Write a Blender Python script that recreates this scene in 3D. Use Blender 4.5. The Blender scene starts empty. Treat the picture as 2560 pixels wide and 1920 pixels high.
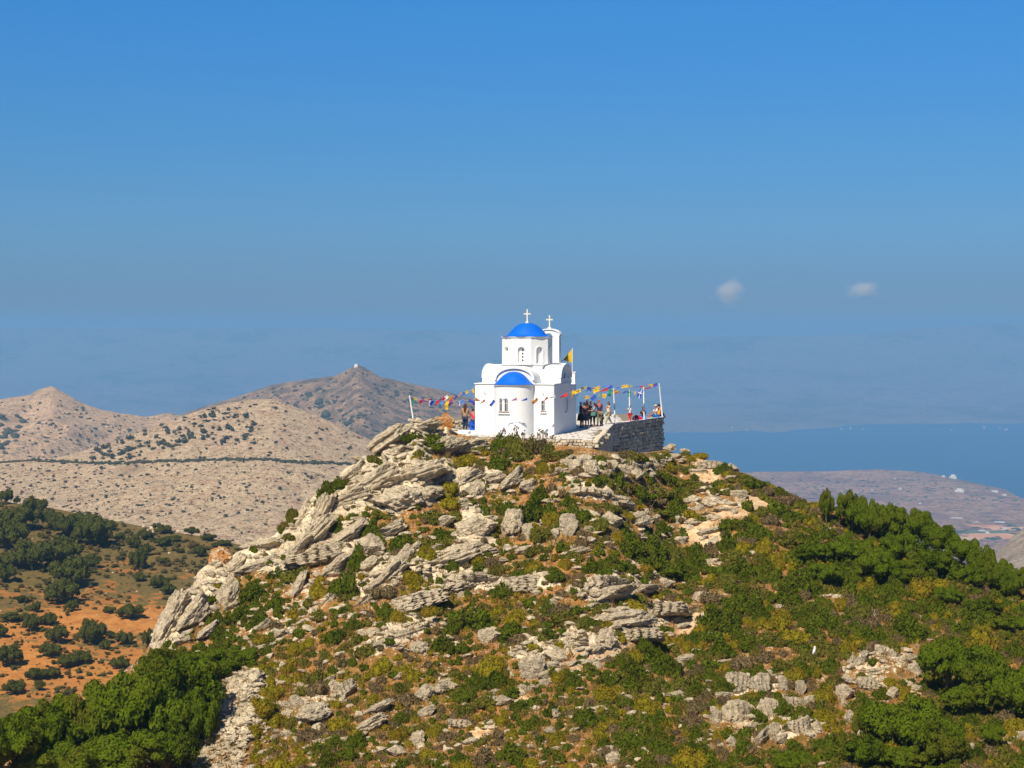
import bpy, bmesh, math, random
import numpy as np
from mathutils import Vector, Matrix

SC = bpy.context.scene
COL = SC.collection
R = math.radians
rnd = random.Random(7)
NR = np.random.RandomState(11)

# ------------------------------------------------------------------ camera, sky, sun, exposure
F, CX, HY = 4300.0, 1280.0, 833.0          # focal length in photo pixels, centre column, row of the horizon
cd = bpy.data.cameras.new('camera'); cam = bpy.data.objects.new('camera', cd); COL.objects.link(cam)
cam.location = (0, 0, 0); cam.rotation_euler = (R(90), 0, 0)
cd.sensor_width = 36; cd.lens = 36 * F / 2560; cd.shift_y = -(960 - HY) / 2560
cd.clip_start = 0.5; cd.clip_end = 60000
SC.camera = cam

SUN_AZ, SUN_EL = R(24), R(50)              # from behind the camera and to its left
sdir = Vector((-math.sin(SUN_AZ) * math.cos(SUN_EL), -math.cos(SUN_AZ) * math.cos(SUN_EL), math.sin(SUN_EL)))
world = bpy.data.worlds.new('World'); SC.world = world; world.use_nodes = True
wn, wl = world.node_tree.nodes, world.node_tree.links
wn.clear()
wo = wn.new('ShaderNodeOutputWorld'); wb = wn.new('ShaderNodeBackground'); sky = wn.new('ShaderNodeTexSky')
sky.sky_type = 'NISHITA'; sky.sun_disc = False; sky.sun_elevation = SUN_EL
sky.sun_rotation = math.atan2(sdir.x, sdir.y); sky.altitude = 400; sky.air_density = 1.0; sky.dust_density = 0.3; sky.ozone_density = 2.0
wh = wn.new('ShaderNodeHueSaturation'); wh.inputs['Saturation'].default_value = 1.12; wh.inputs['Value'].default_value = 1.0
wm = wn.new('ShaderNodeMix'); wm.data_type = 'RGBA'; wm.blend_type = 'MULTIPLY'; wm.inputs[0].default_value = 1.0
# dust near the horizon takes brightness out of the lowest degrees of the sky, evenly all round
wt = wn.new('ShaderNodeTexCoord'); wx = wn.new('ShaderNodeSeparateXYZ'); wl.new(wt.outputs['Generated'], wx.inputs[0])
wr = wn.new('ShaderNodeValToRGB'); wl.new(wx.outputs['Z'], wr.inputs[0])
while len(wr.color_ramp.elements) > 1: wr.color_ramp.elements.remove(wr.color_ramp.elements[-1])
for i, (p, c) in enumerate([(0.0, (0.22, 0.31, 0.55)), (0.03, (0.20, 0.33, 0.63)), (0.06, (0.225, 0.41, 0.68)), (0.10, (0.22, 0.47, 0.75)), (0.19, (0.20, 0.60, 0.96)), (0.45, (0.21, 0.44, 0.64)), (0.95, (0.17, 0.34, 0.50))]):
    e = wr.color_ramp.elements[0] if i == 0 else wr.color_ramp.elements.new(p)
    e.position = p; e.color = (*c, 1)
wl.new(wr.outputs[0], wm.inputs[7])
wl.new(sky.outputs[0], wh.inputs['Color']); wl.new(wh.outputs[0], wm.inputs[6]); wl.new(wm.outputs[2], wb.inputs['Color'])
wl.new(wb.outputs[0], wo.inputs['Surface']); wb.inputs['Strength'].default_value = 0.088

sd = bpy.data.lights.new('sun', 'SUN'); sd.energy = 5.0; sd.angle = R(0.5); sd.color = (1.0, 0.91, 0.75)
sun = bpy.data.objects.new('sun', sd); COL.objects.link(sun)
sun.rotation_euler = (-sdir).to_track_quat('-Z', 'Y').to_euler()
vs = SC.view_settings; vs.view_transform = 'Standard'; vs.look = 'None'; vs.exposure = 0.36; vs.gamma = 1.0; vs.use_curve_mapping = False
SC.render.engine = 'CYCLES'
cy = SC.cycles; cy.use_denoising = True; cy.max_bounces = 6; cy.diffuse_bounces = 2; cy.glossy_bounces = 1; cy.transmission_bounces = 3
cy.volume_bounces = 2; cy.transparent_max_bounces = 6
try: cy.denoiser = 'OPENIMAGEDENOISE'
except Exception: pass

# ------------------------------------------------------------------ helpers
def px(x, y, D):
    """the point of the world seen at photo pixel x, y at distance D"""
    return ((x - CX) / F * D, D, -(y - HY) / F * D)

def hash3(ix, iy, iz, seed):
    h = (ix.astype(np.int64) * 374761393 + iy.astype(np.int64) * 668265263 + iz.astype(np.int64) * 2147483647 + seed * 1274126177) & 0xFFFFFFFF
    h = ((h ^ (h >> 13)) * 1103515245) & 0xFFFFFFFF
    h = ((h ^ (h >> 16)) * 374761393) & 0xFFFFFFFF
    return ((h ^ (h >> 15)) & 0xFFFF) / 65535.0

def vnoise(p, seed=0):
    """value noise in -1..1, p is (n, 3)"""
    i = np.floor(p); f = p - i; u = f * f * (3 - 2 * f); i = i.astype(np.int64)
    r = 0
    for dx in (0, 1):
        for dy in (0, 1):
            for dz in (0, 1):
                w = (u[:, 0] if dx else 1 - u[:, 0]) * (u[:, 1] if dy else 1 - u[:, 1]) * (u[:, 2] if dz else 1 - u[:, 2])
                r = r + w * hash3(i[:, 0] + dx, i[:, 1] + dy, i[:, 2] + dz, seed)
    return r * 2 - 1

def fbm(p, oct=4, seed=0, gain=0.5, lac=2.03, ridged=False):
    a, s, t, n = 1.0, 1.0, 0, 0
    for k in range(oct):
        v = vnoise(p * s + 17.3 * k, seed + k)
        if ridged: v = 1 - 2 * np.abs(v)
        t = t + a * v; n += a; a *= gain; s *= lac
    return t / n

def sstep(a, b, x):
    t = np.clip((x - a) / (b - a), 0, 1); return t * t * (3 - 2 * t)

def make_mesh(name, verts, faces, mats=(), smooth=False, midx=None):
    me = bpy.data.meshes.new(name)
    verts = np.asarray(verts, dtype=np.float32)
    if isinstance(faces, np.ndarray):
        k = faces.shape[1]; nf = len(faces)
        me.vertices.add(len(verts)); me.vertices.foreach_set('co', verts.ravel())
        me.loops.add(nf * k); me.loops.foreach_set('vertex_index', faces.astype(np.int32).ravel())
        me.polygons.add(nf); me.polygons.foreach_set('loop_start', np.arange(0, nf * k, k, dtype=np.int32))
        me.update(calc_edges=True)
    else:
        me.from_pydata(verts.tolist(), [], faces); me.update()
    for m in mats: me.materials.append(m)
    if smooth: me.polygons.foreach_set('use_smooth', np.ones(len(me.polygons), dtype=bool))
    if midx is not None: me.polygons.foreach_set('material_index', np.asarray(midx, dtype=np.int32))
    return me

def tag(o, label=None, cat=None, group=None, kind=None):
    if label: o['label'] = label
    if cat: o['category'] = cat
    if group: o['group'] = group
    if kind: o['kind'] = kind
    return o

def link(name, me, parent=None, loc=None, rot=None, scale=None):
    o = bpy.data.objects.new(name, me); COL.objects.link(o)
    if parent: o.parent = parent
    if loc is not None: o.location = loc
    if rot is not None: o.rotation_euler = rot
    if scale is not None: o.scale = scale
    return o

class MB:
    """collects boxes, tubes, lathes into one mesh"""
    def __init__(s): s.v, s.f, s.m = [], [], []
    def add(s, v, f, m=0):
        b = len(s.v); s.v += [tuple(p) for p in v]; s.f += [tuple(i + b for i in q) for q in f]; s.m += [m] * len(f)
    def box(s, x0, x1, y0, y1, z0, z1, m=0):
        s.add([(x, y, z) for z in (z0, z1) for y in (y0, y1) for x in (x0, x1)],
              [(0, 2, 3, 1), (4, 5, 7, 6), (0, 1, 5, 4), (2, 6, 7, 3), (0, 4, 6, 2), (1, 3, 7, 5)], m)
    def tube(s, pts, rad, n=8, m=0, cap=True):
        pts = [Vector(p) for p in pts]; rs = rad if isinstance(rad, (list, tuple)) else [rad] * len(pts)
        V = []
        for i, p in enumerate(pts):
            t = (pts[min(i + 1, len(pts) - 1)] - pts[max(i - 1, 0)]).normalized()
            a = t.cross(Vector((0, 0, 1)) if abs(t.z) < .9 else Vector((1, 0, 0))).normalized(); b = t.cross(a)
            V += [p + (a * math.cos(k * 2 * math.pi / n) + b * math.sin(k * 2 * math.pi / n)) * rs[i] for k in range(n)]
        Fs = [(i * n + k, i * n + (k + 1) % n, (i + 1) * n + (k + 1) % n, (i + 1) * n + k) for i in range(len(pts) - 1) for k in range(n)]
        if cap: Fs += [tuple(range(n))[::-1], tuple((len(pts) - 1) * n + k for k in range(n))]
        s.add(V, Fs, m)
    def lathe(s, prof, n=48, cx=0, cy=0, a0=0, a1=2 * math.pi, m=0):
        full = abs(a1 - a0 - 2 * math.pi) < 1e-6; k = n if full else n + 1
        V = [(cx + r * math.cos(a0 + (a1 - a0) * j / n), cy + r * math.sin(a0 + (a1 - a0) * j / n), z) for r, z in prof for j in range(k)]
        Fs = [(i * k + j, i * k + (j + 1) % k, (i + 1) * k + (j + 1) % k, (i + 1) * k + j) for i in range(len(prof) - 1) for j in range(n)]
        s.add(V, Fs, m)
    def prism(s, outline, y0, y1, axis='y', m=0):
        """outline [(a, z)] pushed along an axis from y0 to y1"""
        n = len(outline)
        P = (lambda a, z, t: (a, t, z)) if axis == 'y' else (lambda a, z, t: (t, a, z)) if axis == 'x' else (lambda a, z, t: (a, z, t))
        s.add([P(a, z, y0) for a, z in outline] + [P(a, z, y1) for a, z in outline],
              [tuple(range(n)), tuple(range(n, 2 * n))[::-1]] + [(i, i + n, (i + 1) % n + n, (i + 1) % n) for i in range(n)], m)
    def build(s, name, mats, parent=None, smooth=False, loc=None, rot=None, bevel=0, seg=2, angle=35):
        me = make_mesh(name, s.v, s.f, mats if isinstance(mats, (list, tuple)) else [mats], midx=s.m)
        bm = bmesh.new(); bm.from_mesh(me); bmesh.ops.recalc_face_normals(bm, faces=bm.faces)
        if bevel:
            es = [e for e in bm.edges if len(e.link_faces) == 2 and e.calc_face_angle(0) > R(40)]
            bmesh.ops.bevel(bm, geom=es, offset=bevel, segments=seg, affect='EDGES', clamp_overlap=True)
        bm.to_mesh(me); bm.free()
        if smooth:
            me.polygons.foreach_set('use_smooth', np.ones(len(me.polygons), dtype=bool))
            me.set_sharp_from_angle(angle=R(angle))
        return link(name, me, parent, loc, rot)

# ---- materials
def nodes(name):
    m = bpy.data.materials.new(name); m.use_nodes = True
    nt = m.node_tree; b = nt.nodes['Principled BSDF']; b.inputs['Specular IOR Level'].default_value = 0.25
    return m, nt, b
def NN(nt, t, **kw):
    n = nt.nodes.new(t)
    for k, v in kw.items():
        if k in n.inputs: n.inputs[k].default_value = v
        else: setattr(n, k, v)
    return n
def ramp(nt, fac, stops, interp='LINEAR'):
    r = nt.nodes.new('ShaderNodeValToRGB'); r.color_ramp.interpolation = interp
    while len(r.color_ramp.elements) > 1: r.color_ramp.elements.remove(r.color_ramp.elements[-1])
    for i, (p, c) in enumerate(stops):
        e = r.color_ramp.elements[0] if i == 0 else r.color_ramp.elements.new(p)
        e.position = p; e.color = (c, c, c, 1) if not isinstance(c, tuple) else (*c, 1)
    if fac is not None: nt.links.new(fac, r.inputs[0])
    return r
def mix(nt, fac, a, b, mode='MIX'):
    n = nt.nodes.new('ShaderNodeMix'); n.data_type = 'RGBA'; n.blend_type = mode
    for s, i in ((fac, 0), (a, 6), (b, 7)):
        if hasattr(s, 'links'): nt.links.new(s, n.inputs[i])
        elif isinstance(s, tuple): n.inputs[i].default_value = (*s, 1)
        else: n.inputs[i].default_value = s
    return n.outputs[2]
def noise(nt, scale, detail=4, rough=0.55, coord=None, dist=0):
    n = NN(nt, 'ShaderNodeTexNoise', Scale=scale, Detail=detail, Roughness=rough, Distortion=dist)
    if coord is not None: nt.links.new(coord, n.inputs['Vector'])
    return n.outputs[0]
def bump(nt, b, h, strength=0.5, dist=0.05, prev=None):
    n = NN(nt, 'ShaderNodeBump', Strength=strength, Distance=dist); nt.links.new(h, n.inputs['Height'])
    if prev is not None: nt.links.new(prev, n.inputs['Normal'])
    nt.links.new(n.outputs[0], b.inputs['Normal']); return n.outputs[0]
def pos(nt): return nt.nodes.new('ShaderNodeNewGeometry').outputs['Position']
def plain(name, col, rough=0.7, var=0.08, scale=3.0, bmp=0.0, metallic=0.0, dist=0.01):
    m, nt, b = nodes(name)
    tc = nt.nodes.new('ShaderNodeTexCoord').outputs['Object']
    nf = noise(nt, scale, 5, 0.6, tc)
    r = ramp(nt, nf, [(0.3, tuple(c * (1 - var) for c in col)), (0.7, tuple(min(1, c * (1 + var)) for c in col))])
    nt.links.new(r.outputs[0], b.inputs['Base Color']); b.inputs['Roughness'].default_value = rough; b.inputs['Metallic'].default_value = metallic
    if bmp: bump(nt, b, nf, bmp, dist)
    return m

# ------------------------------------------------------------------ haze: one closed box of even pale air
hz = MB(); hz.box(-7000, 7000, -300, 13500, -401.5, 82)
hm = bpy.data.materials.new('haze'); hm.use_nodes = True; hm.node_tree.nodes.clear()
ho = hm.node_tree.nodes.new('ShaderNodeOutputMaterial'); hv = hm.node_tree.nodes.new('ShaderNodeVolumePrincipled')
hv.inputs['Density'].default_value = 0.000175; hv.inputs['Color'].default_value = (0.235, 0.52, 0.85, 1); hv.inputs['Anisotropy'].default_value = 0.0
hm.node_tree.links.new(hv.outputs[0], ho.inputs['Volume'])
tag(hz.build('haze', hm), 'pale blue haze over the far land and sea', kind='stuff')

# ------------------------------------------------------------------ ground materials
def mat_hill():
    """stony orange soil; the rock attribute turns it to pale limestone"""
    m, nt, b = nodes('hill_ground'); P = pos(nt); L = nt.links
    at = nt.nodes.new('ShaderNodeAttribute'); at.attribute_name = 'rock'
    sp = nt.nodes.new('ShaderNodeSeparateColor'); L.new(at.outputs['Color'], sp.inputs[0])
    n1 = noise(nt, 0.35, 6, 0.65, P); n2 = noise(nt, 2.2, 6, 0.7, P); n3 = noise(nt, 9, 4, 0.7, P)
    soil = ramp(nt, n2, [(0.28, (0.12, 0.06, 0.02)), (0.45, (0.32, 0.135, 0.035)), (0.6, (0.46, 0.22, 0.07)), (0.75, (0.54, 0.35, 0.19))]).outputs[0]
    herb = ramp(nt, n3, [(0.3, (0.045, 0.055, 0.010)), (0.55, (0.14, 0.12, 0.02)), (0.75, (0.28, 0.17, 0.04))]).outputs[0]
    c = mix(nt, ramp(nt, n1, [(0.42, 0.05), (0.62, 0.7)]).outputs[0], soil, herb)
    # pebbles
    vo = NN(nt, 'ShaderNodeTexVoronoi', Scale=5.5, feature='F1'); L.new(P, vo.inputs['Vector'])
    peb = mix(nt, n2, (0.40, 0.34, 0.26), (0.70, 0.60, 0.46))
    pf = ramp(nt, vo.outputs['Distance'], [(0.26, 1.0), (0.36, 0.0)]).outputs[0]
    sel = ramp(nt, noise(nt, 0.9, 3, 0.6, P), [(0.40, 0.0), (0.52, 1.0)]).outputs[0]
    mm = NN(nt, 'ShaderNodeMath', operation='MULTIPLY'); L.new(pf, mm.inputs[0]); L.new(sel, mm.inputs[1])
    c = mix(nt, mm.outputs[0], c, peb)
    # path: bare pale orange
    path = ramp(nt, n2, [(0.3, (0.50, 0.27, 0.11)), (0.5, (0.68, 0.46, 0.25)), (0.7, (0.76, 0.62, 0.43))]).outputs[0]
    c = mix(nt, sp.outputs[1], c, path)
    rk = rock_colour(nt, P)
    mpb = NN(nt, 'ShaderNodeMapping'); mpb.inputs['Rotation'].default_value = (0.3, 0.55, 0); mpb.inputs['Scale'].default_value = (0.5, 0.5, 2.4); L.new(P, mpb.inputs[0])
    bedn = noise(nt, 1.3, 7, 0.7, mpb.outputs[0], 0.4); rk = mix(nt, ramp(nt, bedn, [(0.36, 0.7), (0.47, 0.0)]).outputs[0], rk, (0.20, 0.16, 0.11))
    ra = NN(nt, 'ShaderNodeMath', operation='MULTIPLY_ADD'); L.new(n2, ra.inputs[0]); ra.inputs[1].default_value = 1.2; L.new(sp.outputs[0], ra.inputs[2])
    rf = ramp(nt, ra.outputs[0], [(0.98, 0.0), (1.1, 1.0)]).outputs[0]
    c = mix(nt, rf, c, rk)
    L.new(c, b.inputs['Base Color']); b.inputs['Roughness'].default_value = 0.95
    a1 = NN(nt, 'ShaderNodeMath', operation='ADD'); L.new(n2, a1.inputs[0]); L.new(mm.outputs[0], a1.inputs[1])
    p1 = bump(nt, b, a1.outputs[0], 0.8, 0.10)
    p2 = bump(nt, b, bedn, 0.8, 0.25, p1); bump(nt, b, n3, 0.5, 0.05, p2)
    return m

def rock_colour(nt, P, warm=0.5, dark=0.5):
    L = nt.links
    a = noise(nt, 0.55, 5, 0.6, P); c1 = noise(nt, 3.0, 8, 0.75, P); f = noise(nt, 14, 5, 0.7, P)
    base = mix(nt, ramp(nt, a, [(0.35, 0.0), (0.62, 1.0)]).outputs[0], (0.62, 0.50, 0.33), (0.84, 0.69, 0.47))
    grey = mix(nt, f, (0.27, 0.225, 0.16), (0.54, 0.45, 0.32))
    base = mix(nt, ramp(nt, c1, [(0.45 + 0.1 * (0.5 - dark), 0.0), (0.62 + 0.1 * (0.5 - dark), 0.85)]).outputs[0], base, grey)
    ochre = ramp(nt, noise(nt, 1.3, 6, 0.7, P), [(0.60, 0.0), (0.72, 0.7 * warm)]).outputs[0]
    return mix(nt, ochre, base, (0.52, 0.30, 0.13))

def mat_rock(name, warm=0.5, dark=0.5, tilt=(0.15, 0.2, 1.0), lichen=0.0):
    m, nt, b = nodes(name); P = pos(nt); L = nt.links
    c = rock_colour(nt, P, warm, dark)
    oc = nt.nodes.new('ShaderNodeTexCoord').outputs['Object']
    # bedding planes: bands across the rock, bent by noise
    mp = NN(nt, 'ShaderNodeMapping'); mp.inputs['Scale'].default_value = (0.7, 0.7, 5.5); L.new(oc, mp.inputs[0])
    bed = noise(nt, 2.4, 7, 0.68, mp.outputs[0], 0.35)
    vo = NN(nt, 'ShaderNodeTexVoronoi', Scale=2.2, feature='DISTANCE_TO_EDGE'); 
    wp = nt.nodes.new('ShaderNodeVectorMath'); wp.operation = 'MULTIPLY_ADD'
    nv = NN(nt, 'ShaderNodeTexNoise', Scale=2.5, Detail=4); L.new(P, nv.inputs['Vector']); L.new(nv.outputs['Color'], wp.inputs[0]); wp.inputs[1].default_value = (0.7, 0.7, 0.7); L.new(P, wp.inputs[2])
    L.new(wp.outputs[0], vo.inputs['Vector'])
    crack = ramp(nt, vo.outputs['Distance'], [(0.0, 0.0), (0.05, 1.0)]).outputs[0]
    c = mix(nt, ramp(nt, bed, [(0.32, 0.5), (0.42, 0.0)]).outputs[0], c, (0.24, 0.19, 0.135))
    c = mix(nt, ramp(nt, vo.outputs['Distance'], [(0.0, 0.6), (0.025, 0.0)]).outputs[0], c, (0.16, 0.125, 0.09))
    c = mix(nt, ramp(nt, noise(nt, 7, 6, 0.75, P), [(0.33, 0.45), (0.42, 0.0)]).outputs[0], c, (0.25, 0.215, 0.165))
    if lichen:
        lf = ramp(nt, noise(nt, 1.5, 6, 0.75, P), [(0.52 - 0.12 * lichen, 0.0), (0.60 - 0.12 * lichen, 0.9)]).outputs[0]
        c = mix(nt, lf, c, (0.62, 0.24, 0.035))
    L.new(c, b.inputs['Base Color']); b.inputs['Roughness'].default_value = 0.93
    p1 = bump(nt, b, bed, 0.9, 0.16)
    p2 = bump(nt, b, crack, 0.8, 0.10, p1)
    bump(nt, b, noise(nt, 6, 8, 0.78, P), 0.9, 0.14, p2)
    return m

def mat_mountain(name, pale, mid, dark, sc=1.0, veg=0.5, vegc=(0.10, 0.10, 0.045), red=0.0):
    m, nt, b = nodes(name); P = pos(nt); L = nt.links
    a = noise(nt, 0.012 * sc, 8, 0.62, P); c1 = noise(nt, 0.07 * sc, 8, 0.75, P); g = noise(nt, 0.33 * sc, 4, 0.7, P)
    base = ramp(nt, c1, [(0.37, dark), (0.46, mid), (0.57, pale)]).outputs[0]
    base = mix(nt, ramp(nt, g, [(0.42, 0.7), (0.52, 0.0)]).outputs[0], base, dark)
    vf = NN(nt, 'ShaderNodeMath', operation='MULTIPLY_ADD'); L.new(a, vf.inputs[0]); vf.inputs[1].default_value = 0.7
    L.new(c1, vf.inputs[2])
    t = 1.02 - 0.35 * veg
    base = mix(nt, ramp(nt, vf.outputs[0], [(t, 0.0), (t + 0.07, 0.8)]).outputs[0], base, vegc)
    if red:
        rf = ramp(nt, noise(nt, 0.02 * sc, 4, 0.6, P), [(0.50, 0.0), (0.66, red)]).outputs[0]
        base = mix(nt, rf, base, (0.36, 0.15, 0.07))
    L.new(base, b.inputs['Base Color']); b.inputs['Roughness'].default_value = 1.0
    p_ = bump(nt, b, c1, 1.0, 9.0 / sc); bump(nt, b, g, 0.8, 2.5 / sc, p_)
    return m

# ------------------------------------------------------------------ sheets of land given by what they look like along rays
def interp_tab(tab, x, k):
    t = np.array(tab, dtype=float); return np.interp(x, t[:, 0], t[:, k])

def smooth1(a, w):
    k = np.ones(w) / w; p = np.pad(a, (w // 2, w - 1 - w // 2), 'edge'); return np.convolve(p, k, 'valid')

def grid_faces(nr, nc):
    i = np.arange(nr - 1)[:, None] * nc + np.arange(nc - 1)[None, :]
    i = i.ravel(); return np.stack([i, i + 1, i + nc + 1, i + nc], 1)

def land(name, crest, base, x0, x1, nc, nr, amp, nscale, mat, back=0.5, backlen=None, ridged=True, power=1.0, seed=3, gully=0.0, down=-401.0, rim=0.35, foot=0.6):
    """crest and base are tables (pixel x, pixel y, distance); the sheet runs from base up to crest and falls away behind it"""
    xs = np.linspace(x0, x1, nc)
    yc, Dc, yb, Db = [interp_tab(t, xs, k) for t in (crest, base) for k in (1, 2)]
    zc, zb = -(yc - HY) / F * Dc, -(yb - HY) / F * Db
    rows = []
    bl = backlen or float(np.mean(Dc - Db)) * 1.0
    drop = np.linspace(1, 0, 6)[:-1]
    for t in drop: rows.append((Db - bl * 1.5 * t, zb + (down - zb) * t ** 1.3))       # the foot, running down out of sight
    for s in np.linspace(0, 1, nr): rows.append((Db + (Dc - Db) * s, zb + (zc - zb) * (s ** power)))
    for t in np.linspace(0, 1, 14)[1:]: rows.append((Dc + bl * t, zc + (np.minimum(zc - bl * back, zc) - zc) * t ** 1.2))
    rows.append((Dc + bl * 2.2, np.minimum(np.full_like(zc, down), zc)))
    D = np.array([r[0] for r in rows]); Z = np.array([r[1] for r in rows])
    X = (xs[None, :] - CX) / F * D
    V = np.stack([X, D, Z], -1).reshape(-1, 3)
    w = np.zeros(len(rows)); w[5:5 + nr] = 1 - (1 - rim) * np.linspace(0, 1, nr) ** 3; w[5 + nr:] = rim; w[:5] = foot; w = np.repeat(w, nc)
    q = V.copy(); q[:, 2] *= 0.35
    n = fbm(q / nscale, 6, seed, ridged=ridged, gain=0.52)
    if gully:
        qq = V.copy(); qq[:, 1] *= 0.25; qq[:, 2] = 0
        n = n + gully * fbm(qq / (nscale * 0.5), 3, seed + 9, ridged=True)
    V[:, 2] += amp * w * n
    V[:, 2] = np.maximum(V[:, 2], down)
    me = make_mesh(name, V, grid_faces(len(rows), nc), [mat], smooth=True)
    o = link(name, me); tag(o, kind='structure')
    o_rows = V.reshape(len(rows), nc, 3)
    return o, o_rows[5:5 + nr], xs

def on_sheet(S, x, s):
    """point on a sheet's face at pixel column x and height fraction s (0 foot, 1 crest)"""
    rows, xs = S
    c = np.clip((x - xs[0]) / (xs[-1] - xs[0]) * (len(xs) - 1), 0, len(xs) - 1.001); r = np.clip(s * (rows.shape[0] - 1), 0, rows.shape[0] - 1.001)
    ci, ri = int(c), int(r); fc, fr = c - ci, r - ri
    return (rows[ri, ci] * (1 - fc) + rows[ri, ci + 1] * fc) * (1 - fr) + (rows[ri + 1, ci] * (1 - fc) + rows[ri + 1, ci + 1] * fc) * fr

# sea
def mat_sea():
    m, nt, b = nodes('sea_water'); P = pos(nt)
    c = ramp(nt, noise(nt, 0.0006, 5, 0.6, P), [(0.3, (0.020, 0.080, 0.18)), (0.7, (0.03, 0.11, 0.23))]).outputs[0]
    nt.links.new(c, b.inputs['Base Color']); b.inputs['Roughness'].default_value = 0.55; b.inputs['IOR'].default_value = 1.33; b.inputs['Specular IOR Level'].default_value = 0.12
    bump(nt, b, noise(nt, 0.05, 6, 0.7, P), 0.5, 2.0)
    return m
sea = MB(); sea.box(-6900, 6900, -250, 13400, -400.6, -400)
tag(sea.build('sea', mat_sea()), kind='structure')

M_far = mat_mountain('far_island_land', (0.42, 0.33, 0.27), (0.34, 0.27, 0.22), (0.20, 0.18, 0.14), 0.15, 0.4)
land('far_island', [(-3000, 815, 11500), (900, 822, 11500), (1500, 836, 11300), (1900, 842, 11200), (2100, 838, 11200), (2300, 822, 11200), (2560, 806, 11400), (3400, 800, 11600)],
     [(-3000, 1080, 7000), (1500, 1078, 7020), (2100, 1081, 6990), (2560, 1084, 6960), (3400, 1086, 6950)], -2600, 3600, 160, 40, 7, 900, M_far, back=0.04, backlen=800, power=2.6, seed=21, down=-402, foot=0.0)

M_plain = mat_mountain('coastal_plain_land', (0.88, 0.47, 0.22), (0.64, 0.30, 0.12), (0.20, 0.11, 0.04), 0.30, 0.35, (0.06, 0.06, 0.015), 0.8)
PLAIN = land('coastal_hills', [(1200, 1215, 4500), (1700, 1192, 4650), (1890, 1180, 4600), (2050, 1179, 4600), (2200, 1174, 4600), (2300, 1180, 4550), (2400, 1199, 4500), (2500, 1222, 4400), (2560, 1236, 4350), (2900, 1262, 4300), (3600, 1262, 4300)],
     [(1200, 1258, 4040), (2000, 1262, 4000), (2560, 1290, 3740), (3600, 1290, 3740)], 1200, 3600, 260, 60, 9, 320, M_plain, back=0.28, backlen=260, seed=31, power=1.4, rim=0.15)
PL2 = land('coastal_plain', [(1200, 1262, 4030), (2000, 1264, 4010), (2560, 1292, 3745), (3600, 1292, 3745)],
     [(1200, 1620, 2100), (2000, 1640, 2050), (2560, 1660, 2000), (3600, 1680, 2000)], 1200, 3600, 200, 60, 2.5, 260, M_plain, back=0.02, backlen=200, seed=33, ridged=False, power=1.0)

M_rockhill = mat_mountain('rocky_hill_land', (0.62, 0.52, 0.42), (0.52, 0.42, 0.33), (0.30, 0.23, 0.17), 1.6, 0.05)
land('rocky_hill', [(2200, 1560, 640), (2420, 1440, 620), (2490, 1385, 610), (2530, 1350, 600), (2570, 1322, 600), (2700, 1270, 600), (3400, 1220, 640)],
     [(2200, 1700, 420), (3400, 1700, 420)], 2200, 3400, 160, 70, 5, 45, M_rockhill, seed=41)

M_peak = mat_mountain('peak_land', (0.70, 0.44, 0.235), (0.29, 0.175, 0.09), (0.06, 0.045, 0.025), 3.0, 0.5, (0.045, 0.045, 0.018), 0.25)
PEAK = land('peak_mountain', [(-1200, 1120, 2500), (200, 1080, 2500), (430, 1047, 2500), (540, 1012, 2500), (600, 994, 2500), (680, 966, 2480), (780, 949, 2450), (840, 941, 2430), (870, 926, 2420), (891, 913, 2410), (912, 921, 2410), (950, 946, 2420),
      (1020, 961, 2440), (1100, 977, 2460), (1187, 1000, 2480), (1300, 1050, 2500), (1420, 1120, 2500), (1900, 1330, 2500), (2300, 1420, 2500)],
     [(-1200, 1260, 2050), (600, 1230, 2020), (900, 1210, 1980), (1300, 1250, 2020), (1900, 1420, 2050)], -1200, 2100, 420, 110, 26, 240, M_peak, seed=52, gully=0.5, rim=0.1)
M_left = mat_mountain('left_peak_land', (0.86, 0.58, 0.34), (0.58, 0.37, 0.20), (0.17, 0.11, 0.065), 3.0, 0.25, (0.08, 0.08, 0.04))
LEFT = land('left_mountain', [(-1600, 960, 2000), (-400, 1010, 1980), (0, 1000, 1950), (70, 996, 1950), (100, 977, 1945), (130, 968, 1940), (160, 984, 1940), (210, 1014, 1945), (250, 1030, 1950), (300, 1041, 1955), (370, 1046, 1960), (400, 1040, 1960), (425, 1034, 1960), (440, 1042, 1960), (560, 1060, 1970), (800, 1150, 1980), (1100, 1300, 2000)],
     [(-1600, 1230, 1500), (0, 1200, 1560), (1100, 1380, 1650)], -1600, 1300, 360, 110, 15, 130, M_left, seed=61, gully=0.9, rim=0.2)
M_tan = mat_mountain('tan_hill_land', (0.82, 0.61, 0.38), (0.62, 0.44, 0.26), (0.22, 0.14, 0.08), 3.6, 0.16, (0.16, 0.14, 0.07), 0.34)
TAN = land('tan_hillside', [(-1500, 1180, 1050), (-300, 1172, 1050), (0, 1158, 1060), (130, 1148, 1065), (210, 1128, 1075), (300, 1100, 1085), (400, 1062, 1100), (480, 1034, 1110), (560, 1014, 1120), (620, 1001, 1130), (680, 999, 1130), (730, 1016, 1125), (800, 1044, 1120), (900, 1090, 1110), (980, 1125, 1100), (1100, 1180, 1100), (1500, 1330, 1100)],
     [(-1500, 1500, 760), (0, 1480, 760), (700, 1480, 760), (1500, 1560, 760)], -1500, 1500, 460, 150, 3.2, 60, M_tan, seed=71, gully=0.3, rim=0.25)

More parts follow.
